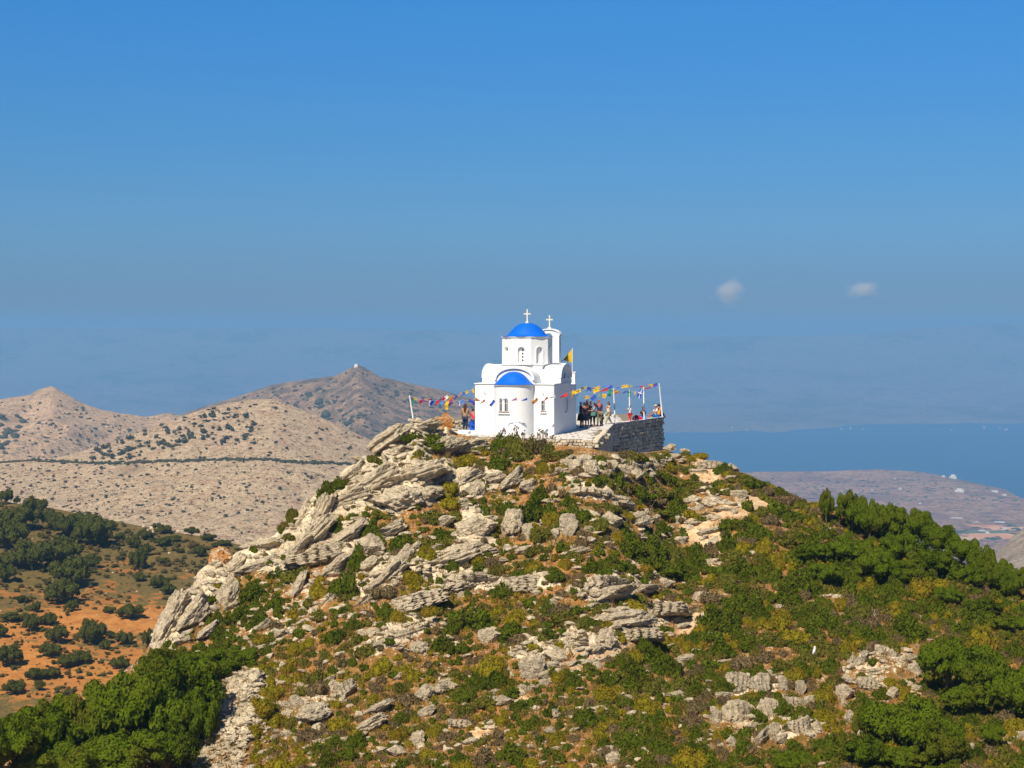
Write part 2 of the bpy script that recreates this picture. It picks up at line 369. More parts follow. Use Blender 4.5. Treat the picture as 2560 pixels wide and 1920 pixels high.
M_valley = None
def mat_valley():
    m, nt, b = nodes('valley_ground'); P = pos(nt); L = nt.links
    a = noise(nt, 0.035, 6, 0.6, P); g = noise(nt, 0.35, 7, 0.72, P); h = noise(nt, 1.6, 4, 0.7, P)
    soil = ramp(nt, g, [(0.3, (0.22, 0.085, 0.018)), (0.5, (0.42, 0.17, 0.035)), (0.7, (0.54, 0.26, 0.075))]).outputs[0]
    scrub = ramp(nt, h, [(0.35, (0.045, 0.05, 0.014)), (0.6, (0.13, 0.10, 0.025)), (0.8, (0.24, 0.13, 0.03))]).outputs[0]
    ad = NN(nt, 'ShaderNodeMath', operation='ADD'); L.new(a, ad.inputs[0]); L.new(g, ad.inputs[1])
    at = nt.nodes.new('ShaderNodeAttribute'); at.attribute_name = 'scrub'
    ad2 = NN(nt, 'ShaderNodeMath', operation='ADD'); L.new(ad.outputs[0], ad2.inputs[0]); L.new(at.outputs['Fac'], ad2.inputs[1])
    c = mix(nt, ramp(nt, ad2.outputs[0], [(0.93, 0.0), (1.10, 0.9)]).outputs[0], soil, scrub)
    L.new(c, b.inputs['Base Color']); b.inputs['Roughness'].default_value = 1.0
    bump(nt, b, g, 0.7, 0.5); return m
M_valley = mat_valley()
VALo, VALr, VALx = land('valley_slope', [(-1500, 1200, 380), (-300, 1215, 375), (0, 1252, 370), (150, 1275, 365), (280, 1302, 360), (400, 1322, 352), (500, 1340, 345), (620, 1366, 338), (700, 1395, 332), (900, 1480, 325), (1300, 1600, 320)],
     [(-1500, 1960, 200), (0, 1960, 200), (1300, 2000, 200)], -1500, 1300, 360, 200, 2.2, 32, M_valley, seed=81, ridged=False, rim=0.3)
ca = VALo.data.color_attributes.new('scrub', 'FLOAT_COLOR', 'POINT')
_v = np.array([v.co for v in VALo.data.vertices]); _x = _v[:, 0] / _v[:, 1] * F + CX; _y = -_v[:, 2] / _v[:, 1] * F + HY
_s = 0.16 * sstep(1430, 1300, _y) + 0.10 * sstep(250, 480, _x) * sstep(1480, 1400, _y) - 0.10 * sstep(1480, 1560, _y)
ca.data.foreach_set('color', np.repeat(_s[:, None], 4, 1).astype(np.float32).ravel())
TAN, VAL, LEFT, PEAK, PLAIN, PL2 = (TAN[1], TAN[2]), (VALr, VALx), (LEFT[1], LEFT[2]), (PEAK[1], PEAK[2]), (PLAIN[1], PLAIN[2]), (PL2[1], PL2[2])

# ------------------------------------------------------------------ the chapel's hill
HC = np.array([(-1400, 1930, 78), (-900, 1900, 80), (-300, 1850, 82), (0, 1800, 83), (250, 1720, 85), (340, 1650, 87), (385, 1606, 88), (402, 1560, 88.5), (430, 1528, 89), (470, 1492, 90), (510, 1462, 91), (560, 1432, 92), (600, 1410, 92.5), (640, 1380, 93), (700, 1345, 94), (740, 1310, 95), (790, 1262, 96), (840, 1212, 97),
    (880, 1176, 98), (930, 1140, 99), (960, 1114, 100), (1000, 1092, 100.5), (1040, 1078, 101), (1100, 1068, 102), (1140, 1082, 102.5), (1190, 1096, 101.5), (1300, 1102, 100.5), (1400, 1112, 99), (1480, 1122, 99), (1530, 1130, 100), (1600, 1132, 104), (1660, 1126, 109), (1700, 1136, 110), (1750, 1150, 109), (1800, 1163, 108),
    (1870, 1186, 107), (1930, 1208, 106), (2000, 1246, 105), (2060, 1268, 104), (2140, 1292, 103), (2250, 1330, 101), (2350, 1378, 99), (2480, 1436, 97), (2560, 1462, 96), (2800, 1540, 94), (3400, 1700, 90), (4000, 1800, 88)], dtype=float)
HB = np.array([(-1400, 60), (385, 73), (700, 72), (1300, 70), (2000, 68), (2560, 66), (4000, 60)], dtype=float)
def crest_at(x): return np.interp(x, HC[:, 0], HC[:, 1]), np.interp(x, HC[:, 0], HC[:, 2])

# bare rock (1) and bare path (2) areas: pixel centre, half sizes, lean in degrees, kind, strength
AREAS = [(430, 1530, 75, 110, 55, 1, 1.0), (520, 1470, 70, 60, 40, 1, 1.0), (600, 1400, 100, 50, 25, 1, .9), (700, 1350, 110, 50, 40, 1, .9), (790, 1290, 90, 70, 50, 1, 1.0), (900, 1210, 120, 70, 35, 1, 1.0), (1000, 1130, 140, 60, 30, 1, 1.0), (1080, 1070, 90, 30, 15, 1, 1.0),
    (1030, 1220, 130, 60, 20, 1, .9), (1180, 1210, 100, 40, 15, 1, .6), (760, 1395, 170, 35, 10, 1, .9), (860, 1340, 90, 30, 35, 1, .7), (1130, 1390, 130, 50, 25, 1, .8), (1190, 1310, 50, 50, 0, 1, .7), (950, 1450, 80, 60, 50, 1, .6), (1180, 1460, 110, 28, 0, 1, .7), (1320, 1462, 90, 25, 0, 1, .7),
    (1520, 1475, 130, 40, 5, 1, .5), (1600, 1545, 140, 40, 8, 1, .5), (1540, 1170, 150, 26, 3, 1, .5), (1480, 1230, 80, 25, -15, 1, .5), (1400, 1620, 150, 45, 10, 1, .6), (990, 1610, 130, 30, 20, 1, .6), (1860, 1715, 110, 26, 3, 1, .55), (1900, 1785, 140, 34, 3, 1, .55), (2000, 1830, 90, 30, 10, 1, .5), (2210, 1670, 100, 46, 5, 1, .4),
    (1800, 1260, 90, 50, -5, 1, .22), (1530, 1310, 120, 30, -15, 1, .25), (600, 1800, 75, 110, 60, 1, .9), (780, 1770, 60, 35, 0, 1, .4), (1090, 1400, 500, 120, 15, 1, .12), (720, 1530, 200, 80, 35, 1, .35),
    (1725, 1142, 70, 18, -15, 2, 1.0), (1765, 1185, 40, 34, -60, 2, 1.0), (1775, 1230, 40, 14, -20, 2, .8), (1885, 1250, 55, 18, 0, 2, 1.0), (1825, 1288, 85, 18, 10, 2, .9), (1760, 1335, 75, 36, -30, 2, 1.0), (1788, 1400, 26, 40, -70, 2, 1.0), (1720, 1555, 40, 24, 50, 2, 1.0), (1510, 1635, 90, 22, 25, 2, 1.0), (1300, 1760, 45, 20, 0, 2, .9),
    (1200, 1830, 60, 16, 35, 2, 1.0), (1390, 1615, 50, 16, 0, 2, .7), (2540, 1830, 50, 30, 0, 2, .9), (1920, 1690, 50, 10, 0, 2, .6), (800, 1850, 20, 50, 80, 2, .8), (1870, 1830, 30, 40, 0, 2, .6), (1640, 1440, 90, 12, -5, 2, .6), (1600, 1420, 60, 10, 0, 2, .6), (2280, 1720, 30, 20, 0, 2, .7), (1030, 1460, 50, 12, 0, 2, .5)]
def area_masks(x, y):
    rk, so = np.zeros_like(x), np.zeros_like(x)
    for cx_, cy_, a, b_, ang, k, st in AREAS:
        c, s = math.cos(R(ang)), math.sin(R(ang)); dx, dy = x - cx_, -(y - cy_)
        # an area leans along its long side
        if b_ > a: a, b_ = b_, a
        u = (dx * c + dy * s) / a; v = (-dx * s + dy * c) / b_
        w = st * sstep(1.25, 0.6, np.sqrt(u * u + v * v))
        if k == 1: rk = np.maximum(rk, w)
        else: so = np.maximum(so, w)
    return rk, so

_gx, _gy = np.meshgrid(np.arange(280, 2664, 4.0), np.arange(1000, 1970, 4.0))
_mr, _ms = [m.reshape(_gx.shape) for m in area_masks(_gx.ravel(), _gy.ravel())]
def mask_at(x, y):
    i, j = min(max(int((y - 1000) / 4), 0), _gx.shape[0] - 1), min(max(int((x - 280) / 4), 0), _gx.shape[1] - 1)
    return _mr[i, j], _ms[i, j]

BEDN = np.array([-0.50, -0.22, 0.84])       # direction across the beds of limestone: they dip to the left and the front
def hill_disp(X, D, Z, rk):
    q = np.stack([X, D, Z * 0.5], -1)
    base = 0.40 * fbm(q / 7.0, 4, 5) + 0.16 * fbm(q / 1.6, 4, 6)
    # ledges: beds stepped along the bedding direction
    t = q @ BEDN * 1.0 + 0.5 * fbm(q / 4.0, 3, 8)
    st = 0
    for per, am in ((1.9, 0.55), (0.75, 0.24)):
        u = t / per; fr = u - np.floor(u); a = hash3(np.floor(u), np.floor(q[:, 0] / 6), np.floor(u) * 0, 5)
        st = st + am * (sstep(0.0, 0.78, fr) - sstep(0.86, 1.0, fr)) * (0.4 + a)
    rough = 0.22 * fbm(q / 0.9, 5, 12, ridged=True)
    return base + rk * (st + rough)

def hill_surface(xs, ss):
    """pixel column and slope fraction (0 crest, 1 bottom edge of the photo) to world points of the hill's face, arrays"""
    yc, Dc = crest_at(xs); Db = np.interp(xs, HB[:, 0], HB[:, 1])
    y = yc + (1920 - yc) * ss; D = Dc + (Db - Dc) * np.power(np.maximum(ss, 0), 0.92)
    X = (xs - CX) / F * D; Z = -(y - HY) / F * D
    rk, so = area_masks(xs, y)
    fade = sstep(0.0, 0.03, ss)
    core = sstep(1120, 1180, xs) * sstep(1720, 1660, xs)           # keep the crest level where the terrace stands on it
    f2 = np.where(core > 0, fade * core + (1 - core), 1.0)
    dz = hill_disp(X, D, Z, rk) * (0.25 + 0.75 * f2) * np.where((xs > 1120) & (xs < 1700), 0.15 + 0.85 * sstep(0.0, 0.05, ss), 1)
    Zp = Z + dz
    return X, D, Zp, rk, so, y

def build_hill():
    xs = np.concatenate([np.linspace(-1300, -80, 60), np.linspace(-60, 2620, 640), np.linspace(2640, 3900, 60)])
    ss = np.concatenate([np.linspace(0, 1.03, 300), np.linspace(1.06, 1.5, 16)])
    XX, SS = np.meshgrid(xs, ss)
    X, D, Z, rk, so, y = hill_surface(XX.ravel(), SS.ravel())
    nr, nc = SS.shape
    V = np.stack([X, D, Z], -1).reshape(nr, nc, 3); rk = rk.reshape(nr, nc); so = so.reshape(nr, nc)
    back = []
    x = xs; yc, Dc = crest_at(x); z0 = V[0, :, 2]
    plat = sstep(1040, 1150, x) * sstep(1530, 1480, x)
    for d in (0.5, 1.0, 1.8, 3, 4.5, 6.5, 9, 12, 16, 20, 24, 29, 36, 48, 70, 110):
        Dn = Dc + d
        flat = np.minimum(-6.62, z0 - 0.1) if d < 0.8 else np.full_like(z0, -6.62)
        zp = z0 + (flat - z0) * min(1, d / 1.5) if d <= 26 else -6.62 - 0.65 * (d - 26)
        zo = z0 - 0.45 * d - 0.004 * d * d
        zz = plat * zp + (1 - plat) * zo
        q = np.stack([(x - CX) / F * Dn, Dn, zz], -1)
        zz = zz + (1 - plat) * 0.5 * min(1, d / 6) * fbm(q / 3.0, 3, 15)
        back.append(np.stack([(x - CX) / F * Dn, Dn, zz], -1))
    Vb = np.array(back[::-1])
    allV = np.concatenate([Vb, V], 0)
    rka = np.concatenate([np.repeat(rk[:1], len(back), 0), rk], 0); soa = np.concatenate([np.repeat(so[:1], len(back), 0), so], 0)
    me = make_mesh('hill', allV.reshape(-1, 3), grid_faces(allV.shape[0], nc)[:, ::-1].copy(), [mat_hill()], smooth=True)
    ca = me.color_attributes.new('rock', 'FLOAT_COLOR', 'POINT')
    c = np.stack([rka.ravel(), soa.ravel(), np.zeros(rka.size), np.ones(rka.size)], -1).astype(np.float32)
    ca.data.foreach_set('color', c.ravel())
    tag(link('hill', me), kind='structure')
build_hill()
# the ground from the hill's foot to where the photographer stands
def build_near():
    xs = np.linspace(-90, 90, 60); ys = np.concatenate([np.linspace(-60, 62, 60)])
    XX, YY = np.meshgrid(xs, ys)
    Z = np.interp(YY.ravel(), [-60, 0, 3, 14, 32, 45, 62], [1.0, -1.75, -2.6, -10.5, -22.0, -25.0, -22.5]).reshape(XX.shape)
    q = np.stack([XX.ravel(), YY.ravel(), np.zeros(XX.size)], -1)
    Z = Z + (0.8 * fbm(q / 8, 4, 91)).reshape(Z.shape) * sstep(4, 16, np.abs(YY))
    me = make_mesh('near_ground', np.stack([XX, YY, Z], -1).reshape(-1, 3), grid_faces(60, 60), [bpy.data.materials['hill_ground']], smooth=True)
    ca = me.color_attributes.new('rock', 'FLOAT_COLOR', 'POINT')
    tag(link('near_ground', me), kind='structure')
build_near()

def ground(x, y):
    """world point of the hill's face shown at photo pixel x, y (before relief), with relief added to its height"""
    xa = np.atleast_1d(np.asarray(x, float)); ya = np.atleast_1d(np.asarray(y, float))
    yc, _ = crest_at(xa); s = np.clip((ya - yc) / (1920 - yc), 0.0, 1.25)
    X, D, Z, rk, so, _y = hill_surface(xa, s)
    return np.stack([X, D, Z], -1), rk, so

# ------------------------------------------------------------------ rocks
def ico(sub):
    bm = bmesh.new(); bmesh.ops.create_icosphere(bm, subdivisions=sub, radius=1.0)
    v = np.array([x.co[:] for x in bm.verts]); f = np.array([[l.index for l in p.verts] for p in bm.faces]); bm.free(); return v, f
ICO = {k: ico(k) for k in (1, 2, 3, 4, 5)}
def rotm(ax, ay, az):
    return np.array(Matrix.Rotation(az, 3, 'Z') @ Matrix.Rotation(ay, 3, 'Y') @ Matrix.Rotation(ax, 3, 'X'))
def rock_shape(seed, sub=4, layers=0.12, per=0.16, rough=0.07, flat=0.8, nplanes=14, up=0.0, ribs=0.0):
    v, f = ICO[sub]; rs = np.random.RandomState(seed)
    n = rs.normal(size=(nplanes, 3)); n /= np.linalg.norm(n, axis=1)[:, None]; h = rs.uniform(0.62, 1.0, nplanes)
    n = np.vstack([n, [[0, 0, 1], [0, 0, -1], [1, 0, .1], [-1, 0, .1], [0, -1, .1], [0, 1, .1]]]); h = np.concatenate([h, rs.uniform(0.85, 1.1, 6)])
    dn = v @ n.T; r = np.min(np.where(dn > 0.05, h / np.maximum(dn, 0.05), 9), axis=1); r = np.minimum(r, 1.25)
    # soften the corners a little
    p = v * r[:, None]
    p = p * (1 + 0.16 * fbm(p * 1.3 + seed, 3, seed))[:, None]
    if layers:
        q = p.copy(); t = q[:, 2] + 0.12 * fbm(q * 1.5 + 3.1 * seed, 3, seed + 2) + 0.10 * q[:, 0]
        for pr, am in ((per, layers), (per * 2.7, layers * 1.2)):
            u = t / pr; fr = u - np.floor(u); a = hash3(np.floor(u), np.floor(u) * 0, np.floor(u) * 0, seed)
            ins = am * (a * 0.9) + am * 0.5 * sstep(0.80, 0.97, fr)
            p[:, :2] *= (1 - ins)[:, None]
    if ribs:   # upright flutes worn by rain
        ang = p[:, 0] * 1.0; g = np.abs(((ang + 0.12 * fbm(p * 2 + seed, 3, seed)) / 0.30) % 1.0 - 0.5) * 2
        p[:, 1] *= 1 - ribs * sstep(0.75, 1.0, g); p[:, 2] *= 1 - 0.5 * ribs * sstep(0.75, 1.0, g) * (p[:, 2] > 0)
    p = p * (1 + rough * fbm(p * 3.0 + seed, 6, seed + 7, ridged=True, gain=0.58))[:, None]
    if layers < 0.05 and not ribs: p = p @ rotm(rs.uniform(.3, .8), rs.uniform(.3, .8), rs.uniform(0, 3)).T; p = p / np.abs(p).max(0)
    p[:, 2] *= flat
    return p, f
M_rock = [mat_rock('limestone_pale', 0.35, 0.30), mat_rock('limestone_grey', 0.15, 0.85), mat_rock('limestone_mixed', 0.4, 0.55)]
M_lichen = mat_rock('limestone_lichen', 0.9, 0.3, lichen=0.75)
RK = {'slab': [], 'boulder': [], 'ledge': [], 'fin': [], 'stone': []}
for i in range(6):
    RK['slab'].append(rock_shape(100 + i, 5, 0.07, 0.21, 0.22, 1.0, 12))
    RK['ledge'].append(rock_shape(300 + i, 5, 0.05, 0.3, 0.18, 1.0, 9, ribs=0.28))
for i in range(5):
    RK['boulder'].append(rock_shape(200 + i, 5, 0.03, 0.3, 0.26, 0.95, 13))
    RK['fin'].append(rock_shape(400 + i, 4, 0.08, 0.35, 0.2, 1.0, 9))
    RK['stone'].append(rock_shape(500 + i, 3, 0.0, 0.2, 0.10, 0.8, 10))
RKM = {}
def rock_mesh(kind, i, mi):
    k = (kind, i % len(RK[kind]), mi)
    if k not in RKM:
        v, f = RK[kind][k[1]]; m = M_lichen if mi == 9 else M_rock[mi]
        me = make_mesh(kind + '_rock', v, f, [m], smooth=True)
        me.set_sharp_from_angle(angle=R(38)); RKM[k] = me
    return RKM[k]

ITEMS = []      # everything that gets its label from where it stands: (object, noun phrase, px, py, group)
def place_rock(x, y, w, h, lean=0, kind='slab', mi=0, name='limestone_rock', depth=None, sink=0.25, adj=None, z_add=0.0):
    if x > 1040: w, h = w * .96, h * .94
    """a rock seen w by h pixels round pixel x, y; lean tilts its long side up to the right"""
    yc, _ = crest_at(x); yb = max(y + h * 0.35, float(yc) + 2)
    P, rk, so = ground(x, yb); P = P[0]; s = P[1] / F
    a, c = w * s * 0.5 * 1.12, h * s * 0.5
    i = rnd.randrange(99)
    o = link(name, rock_mesh(kind, i, mi))
    b = depth * s if depth else max(a * rnd.uniform(0.6, 0.9), c * 0.8)
    if kind == 'slab': b = max(b, c * 1.2)
    c2 = c * 1.25
    if lean: 
        # width and height of the tilted box back to its own sides
        t = R(abs(lean)); L = max(w, h) * s * 0.5 * 1.1; a = L; c2 = max(0.28 * L, min(w, h) * s * 0.5 * 0.85)
    o.scale = (a, b, c2)
    o.rotation_euler = (R(rnd.uniform(-14, -2)), -R(lean) + R(rnd.uniform(-4, 4)), R(rnd.uniform(-16, 16)))
    zc = -(y - HY) * s
    o.location = (P[0], P[1] + b * 0.35, min(zc, P[2] + c2 * 0.9) - c2 * sink * 0.3 + z_add) if yb - y < 1e9 else P
    ITEMS.append((o, (adj or {0: 'pale', 1: 'dark grey', 2: 'grey', 9: 'orange lichen covered'}[mi]), {'slab': 'layered limestone slab', 'boulder': 'rounded limestone boulder', 'ledge': 'fluted limestone ledge', 'fin': 'upright limestone fin', 'stone': 'loose limestone block'}[kind], x, y, w * h))
    return o
S, B, E, N_, T = 'slab', 'boulder', 'ledge', 'fin', 'stone'
ROCKS = [(979, 1098, 140, 55, 32, S, 0), (1042, 1080, 120, 45, 22, S, 0), (1108, 1060, 56, 44, 0, B, 9), (1118, 1046, 30, 34, 0, B, 9), (991, 1137, 75, 42, 20, S, 0), (1117, 1119, 115, 52, 24, S, 1), (928, 1204, 135, 60, 34, S, 0), (878, 1188, 90, 38, 42, S, 0), (1038, 1196, 160, 55, 22, S, 2), (999, 1247, 130, 84, 5, B, 0), (1070, 1235, 95, 55, 10, B, 2), (862, 1250, 125, 50, 24, S, 2),
    (803, 1290, 115, 56, 62, S, 0), (757, 1298, 95, 50, 60, S, 0), (776, 1350, 150, 60, 46, S, 0), (740, 1388, 150, 44, 40, S, 0), (662, 1364, 125, 56, 15, B, 0), (548, 1398, 62, 72, 0, B, 9), (578, 1428, 95, 55, 42, S, 0), (632, 1424, 120, 30, 18, S, 0), (537, 1462, 55, 60, 0, B, 0), (570, 1486, 62, 82, 0, B, 0), (497, 1490, 95, 58, 35, S, 0),
    (425, 1556, 150, 80, 62, S, 0), (474, 1544, 125, 66, 48, S, 0), (514, 1578, 75, 34, 35, S, 0), (458, 1604, 46, 20, 25, S, 0), (803, 1394, 165, 46, 10, E, 0), (870, 1337, 115, 44, 32, S, 0), (830, 1427, 100, 44, 42, S, 0), (928, 1364, 66, 56, 0, B, 0), (983, 1321, 62, 40, 28, S, 2), (1015, 1386, 42, 50, 0, B, 1), (991, 1404, 46, 28, 0, B, 2),
    (956, 1450, 135, 48, 38, S, 0), (922, 1412, 60, 46, 30, B, 0), (1126, 1405, 160, 60, 20, S, 0), (740, 1478, 95, 40, 62, S, 0), (811, 1509, 66, 26, 38, S, 0), (901, 1509, 64, 26, 35, S, 0), (1046, 1505, 140, 34, 14, E, 0), (991, 1607, 175, 34, 20, S, 0), (1046, 1622, 60, 34, 0, B, 2), (928, 1584, 62, 28, 0, B, 0), (705, 1584, 50, 26, 20, S, 0),
    (1161, 1117, 115, 42, 14, S, 2), (1154, 1207, 110, 46, 24, S, 1), (1190, 1224, 52, 52, 0, B, 1), (1277, 1205, 92, 44, 42, S, 1), (1317, 1216, 44, 48, 20, S, 0), (1240, 1196, 60, 34, 20, S, 2),
    (1465, 1231, 105, 26, -8, E, 2), (1552, 1256, 84, 22, -10, S, 2), (1515, 1243, 50, 20, 0, B, 1), (1183, 1322, 118, 100, 8, B, 0), (1170, 1384, 150, 44, 12, S, 0), (1110, 1300, 60, 40, 10, B, 2), (1281, 1310, 56, 76, 0, B, 0), (1422, 1318, 48, 54, 0, N_, 2), (1530, 1301, 62, 46, 0, B, 0), (1600, 1302, 66, 52, 20, S, 2), (1389, 1336, 26, 32, 0, N_, 2), (1310, 1375, 48, 24, 10, S, 0), (1447, 1379, 62, 17, 15, S, 2), (1320, 1330, 30, 34, 0, N_, 2),
    (1172, 1459, 160, 36, 6, E, 2), (1317, 1459, 125, 34, 4, E, 2), (1505, 1459, 116, 34, 5, E, 2), (1530, 1488, 145, 34, 12, S, 2), (1606, 1476, 104, 20, 6, S, 1), (1655, 1458, 62, 30, 0, B, 2), (1664, 1530, 125, 46, 6, E, 1), (1570, 1556, 160, 40, 8, S, 2), (1534, 1530, 90, 24, 0, S, 0), (1516, 1600, 52, 56, 0, B, 2), (1220, 1589, 64, 46, 0, B, 0), (1600, 1588, 120, 36, 5, E, 2),
    (1730, 1252, 54, 28, 0, B, 2), (1845, 1238, 52, 30, 0, B, 2), (1787, 1296, 66, 15, 0, S, 0), (1780, 1258, 60, 32, 0, B, 0), (1820, 1262, 60, 28, 0, B, 2), (1780, 1328, 64, 14, 8, S, 2), (1664, 1328, 34, 18, 0, S, 0), (1700, 1352, 40, 20, 0, S, 2), (1830, 1195, 32, 14, 0, S, 0), (1780, 1164, 74, 20, 0, E, 2), (1830, 1170, 40, 24, 0, B, 2), (1751, 1495, 40, 32, 0, B, 1), (1740, 1310, 50, 16, 5, S, 2), (1810, 1278, 70, 18, 0, S, 2), (1745, 1272, 30, 24, 0, B, 1), (1690, 1300, 30, 26, 0, B, 1), (1675, 1120, 34, 22, 0, B, 0), (1712, 1126, 30, 16, 0, B, 0), (1690, 1142, 34, 14, 0, S, 0), (1745, 1178, 50, 12, 0, S, 0),
    (785, 1785, 92, 68, 8, B, 1), (742, 1765, 44, 44, 0, N_, 1), (714, 1766, 34, 36, 15, N_, 1), (866, 1723, 66, 42, 30, E, 1), (830, 1722, 40, 40, 0, B, 2), (1061, 1733, 52, 44, 0, B, 2), (1100, 1717, 34, 40, 10, B, 1), (1068, 1778, 46, 36, 20, B, 2), (921, 1814, 85, 38, 30, S, 0), (938, 1776, 92, 18, 24, S, 1), (1146, 1811, 76, 24, -4, E, 0), (1045, 1847, 32, 44, 0, B, 0), (993, 1880, 54, 30, 0, B, 2), (1260, 1752, 48, 42, 10, B, 2), (940, 1795, 40, 20, 25, S, 0), (760, 1715, 36, 22, 0, B, 0), (715, 1835, 40, 20, 0, B, 1), (690, 1830, 26, 16, 0, T, 2),
    (1332, 1670, 62, 74, 0, B, 1), (1522, 1600, 56, 50, 0, B, 2), (1480, 1629, 66, 32, 25, B, 2), (1395, 1642, 66, 46, 0, B, 0), (1287, 1642, 36, 26, 0, B, 0), (1532, 1898, 38, 42, 0, B, 0), (1389, 1785, 28, 26, 0, B, 0), (1324, 1724, 38, 18, 0, E, 1), (1440, 1600, 70, 26, 5, S, 2), (1430, 1660, 40, 20, 20, S, 0), (1630, 1730, 24, 14, 0, T, 0), (1700, 1660, 22, 20, 0, T, 0), (1360, 1690, 40, 30, 20, S, 2), (1500, 1655, 50, 12, 25, S, 0),
    (1848, 1710, 66, 46, 0, E, 1), (1903, 1712, 60, 48, 0, E, 1), (1850, 1785, 84, 54, 0, E, 0), (1925, 1780, 74, 54, 0, E, 0), (1789, 1795, 30, 46, 0, N_, 2), (1815, 1790, 26, 44, 0, N_, 2), (1903, 1850, 70, 34, 55, S, 2), (1831, 1857, 34, 34, 0, B, 2), (1957, 1712, 26, 36, 0, N_, 2), (2003, 1718, 28, 30, 0, N_, 1), (1980, 1758, 66, 26, 0, E, 1), (2028, 1740, 26, 40, 10, N_, 2), (2003, 1824, 64, 54, 0, E, 0), (2044, 1824, 30, 46, 0, B, 0), (1951, 1850, 44, 30, 20, S, 1), (1935, 1830, 40, 40, 0, E, 2),
    (2149, 1661, 74, 36, 52, S, 2), (2125, 1660, 60, 22, 52, S, 1), (2201, 1645, 34, 52, 0, N_, 2), (2234, 1650, 22, 42, 0, N_, 2), (2273, 1646, 60, 38, 12, B, 0), (2283, 1619, 32, 13, 0, S, 0), (2198, 1682, 70, 26, 14, S, 2), (2244, 1682, 30, 26, 0, B, 2), (2110, 1730, 50, 46, 0, B, 0), (2120, 1698, 38, 28, 0, B, 2), (2169, 1710, 64, 26, 0, E, 2), (2292, 1674, 44, 36, 0, B, 2), (2074, 1492, 52, 14, 0, S, 0), (2123, 1792, 26, 34, 0, B, 0), (2231, 1732, 32, 30, 0, B, 0), (1947, 1518, 40, 16, 0, B, 0), (2295, 1718, 30, 18, 0, B, 0), (2110, 1760, 16, 26, 0, N_, 2), (2320, 1602, 36, 10, 0, S, 0), (2200, 1800, 24, 20, 0, T, 0), (2380, 1492, 16, 12, 0, T, 0), (2055, 1660, 0, 0, 0, T, 0)]
for r_ in ROCKS:
    x, y, w, h, lean, kind, mi = r_
    if w: place_rock(x, y, w, h, lean, kind, mi)
# the rough dry wall of boulders under the terrace
for k, (x, y, w, h) in enumerate([(1418, 1158, 34, 26), (1440, 1164, 38, 34), (1462, 1150, 34, 42), (1480, 1172, 44, 44), (1505, 1160, 34, 30), (1512, 1184, 40, 26), (1530, 1165, 34, 38), (1552, 1178, 44, 40), (1576, 1166, 38, 28), (1588, 1188, 46, 24), (1612, 1162, 44, 22), (1622, 1184, 34, 30), (1646, 1156, 44, 28), (1664, 1148, 34, 34), (1640, 1186, 30, 22), (1400, 1176, 30, 20), (1430, 1142, 34, 14), (1670, 1170, 24, 30), (1385, 1186, 34, 14), (1460, 1190, 50, 18)]):
    place_rock(x, y, w, h, rnd.choice((0, 0, 12)), rnd.choice((B, B, N_)), rnd.choice((0, 2, 2, 1)), depth=rnd.uniform(14, 24), adj='dry wall')
for k, (x, y, w, h) in enumerate([(1600, 1340, 34, 12), (1630, 1345, 30, 12), (1612, 1275, 30, 18), (1572, 1268, 34, 16), (1590, 1290, 26, 16), (1640, 1290, 24, 16), (1655, 1335, 28, 16), (1500, 1245, 30, 16), (1430, 1232, 28, 18), (1410, 1222, 30, 14), (1536, 1262, 26, 18), (1440, 1212, 34, 10)]):
    place_rock(x, y, w, h, 0, B, rnd.choice((0, 2, 1)))
# smaller rocks between them
small_pts = []
def scatter_small(n_obj, n_stuff):
    out = []
    tries = 0
    while len(out) < n_obj + n_stuff and tries < 60000:
        tries += 1
        x = rnd.uniform(330, 2600); yc = float(crest_at(x)[0]); y = yc + (1935 - yc) * rnd.random() ** 0.8
        rk, so = mask_at(x, y)
        p = (0.16 if x < 1800 else 0.06) + 0.85 * rk + 0.5 * so
        if x > 1850 and y < 1640: p *= 0.25
        if rnd.random() > p: continue
        w = 6 + 26 * rnd.random() ** 2.6
        out.append((w, x, y))
    out.sort(reverse=True)
    return out[:n_obj], out[n_obj:]
big, small = scatter_small(110, 4300)
for w, x, y in big:
    left = x < 1050
    place_rock(x, y, w * rnd.uniform(1.0, 1.6), w * rnd.uniform(.55, .9), (rnd.uniform(15, 40) if left else rnd.choice((0, 0, 15))), rnd.choice((S, B, B, T)), rnd.choice((0, 0, 2) if left else (0, 2, 1)))
def joined(items, name, mats, kind='stuff', label=None, smooth=False):
    """items: (verts, faces, matrix 3x3, location, material index) joined into one mesh"""
    Vs, Fs, Ms, b = [], [], [], 0
    for v, f, M, loc, mi in items:
        Vs.append(v @ M.T + loc); Fs.append(f + b); b += len(v); Ms.append(np.full(len(f), mi))
    me = make_mesh(name, np.concatenate(Vs), np.concatenate(Fs), mats, smooth=smooth, midx=np.concatenate(Ms))
    if smooth: me.set_sharp_from_angle(angle=R(40))
    o = link(name, me); tag(o, label, kind=kind); return o
def rotm(ax, ay, az):
    return np.array(Matrix.Rotation(az, 3, 'Z') @ Matrix.Rotation(ay, 3, 'Y') @ Matrix.Rotation(ax, 3, 'X'))
st_shapes = [rock_shape(700 + i, 2, 0, .2, .1, .7, 8) for i in range(8)]
its = []
xy = np.array([(x, y) for w, x, y in small]); G, _, _ = ground(xy[:, 0], xy[:, 1])
for (w, x, y), g in zip(small, G):
    s = w * g[1] / F * 0.5; v, f = st_shapes[rnd.randrange(8)]
    M = rotm(rnd.uniform(-.4, .4), rnd.uniform(-.4, .4), rnd.uniform(0, 6)) @ np.diag([s * rnd.uniform(1, 1.7), s * rnd.uniform(.8, 1.3), s * rnd.uniform(.5, .9)])
    its.append((v, f, M, g + np.array([0, 0, s * 0.15]), rnd.choice((0, 0, 2, 1))))
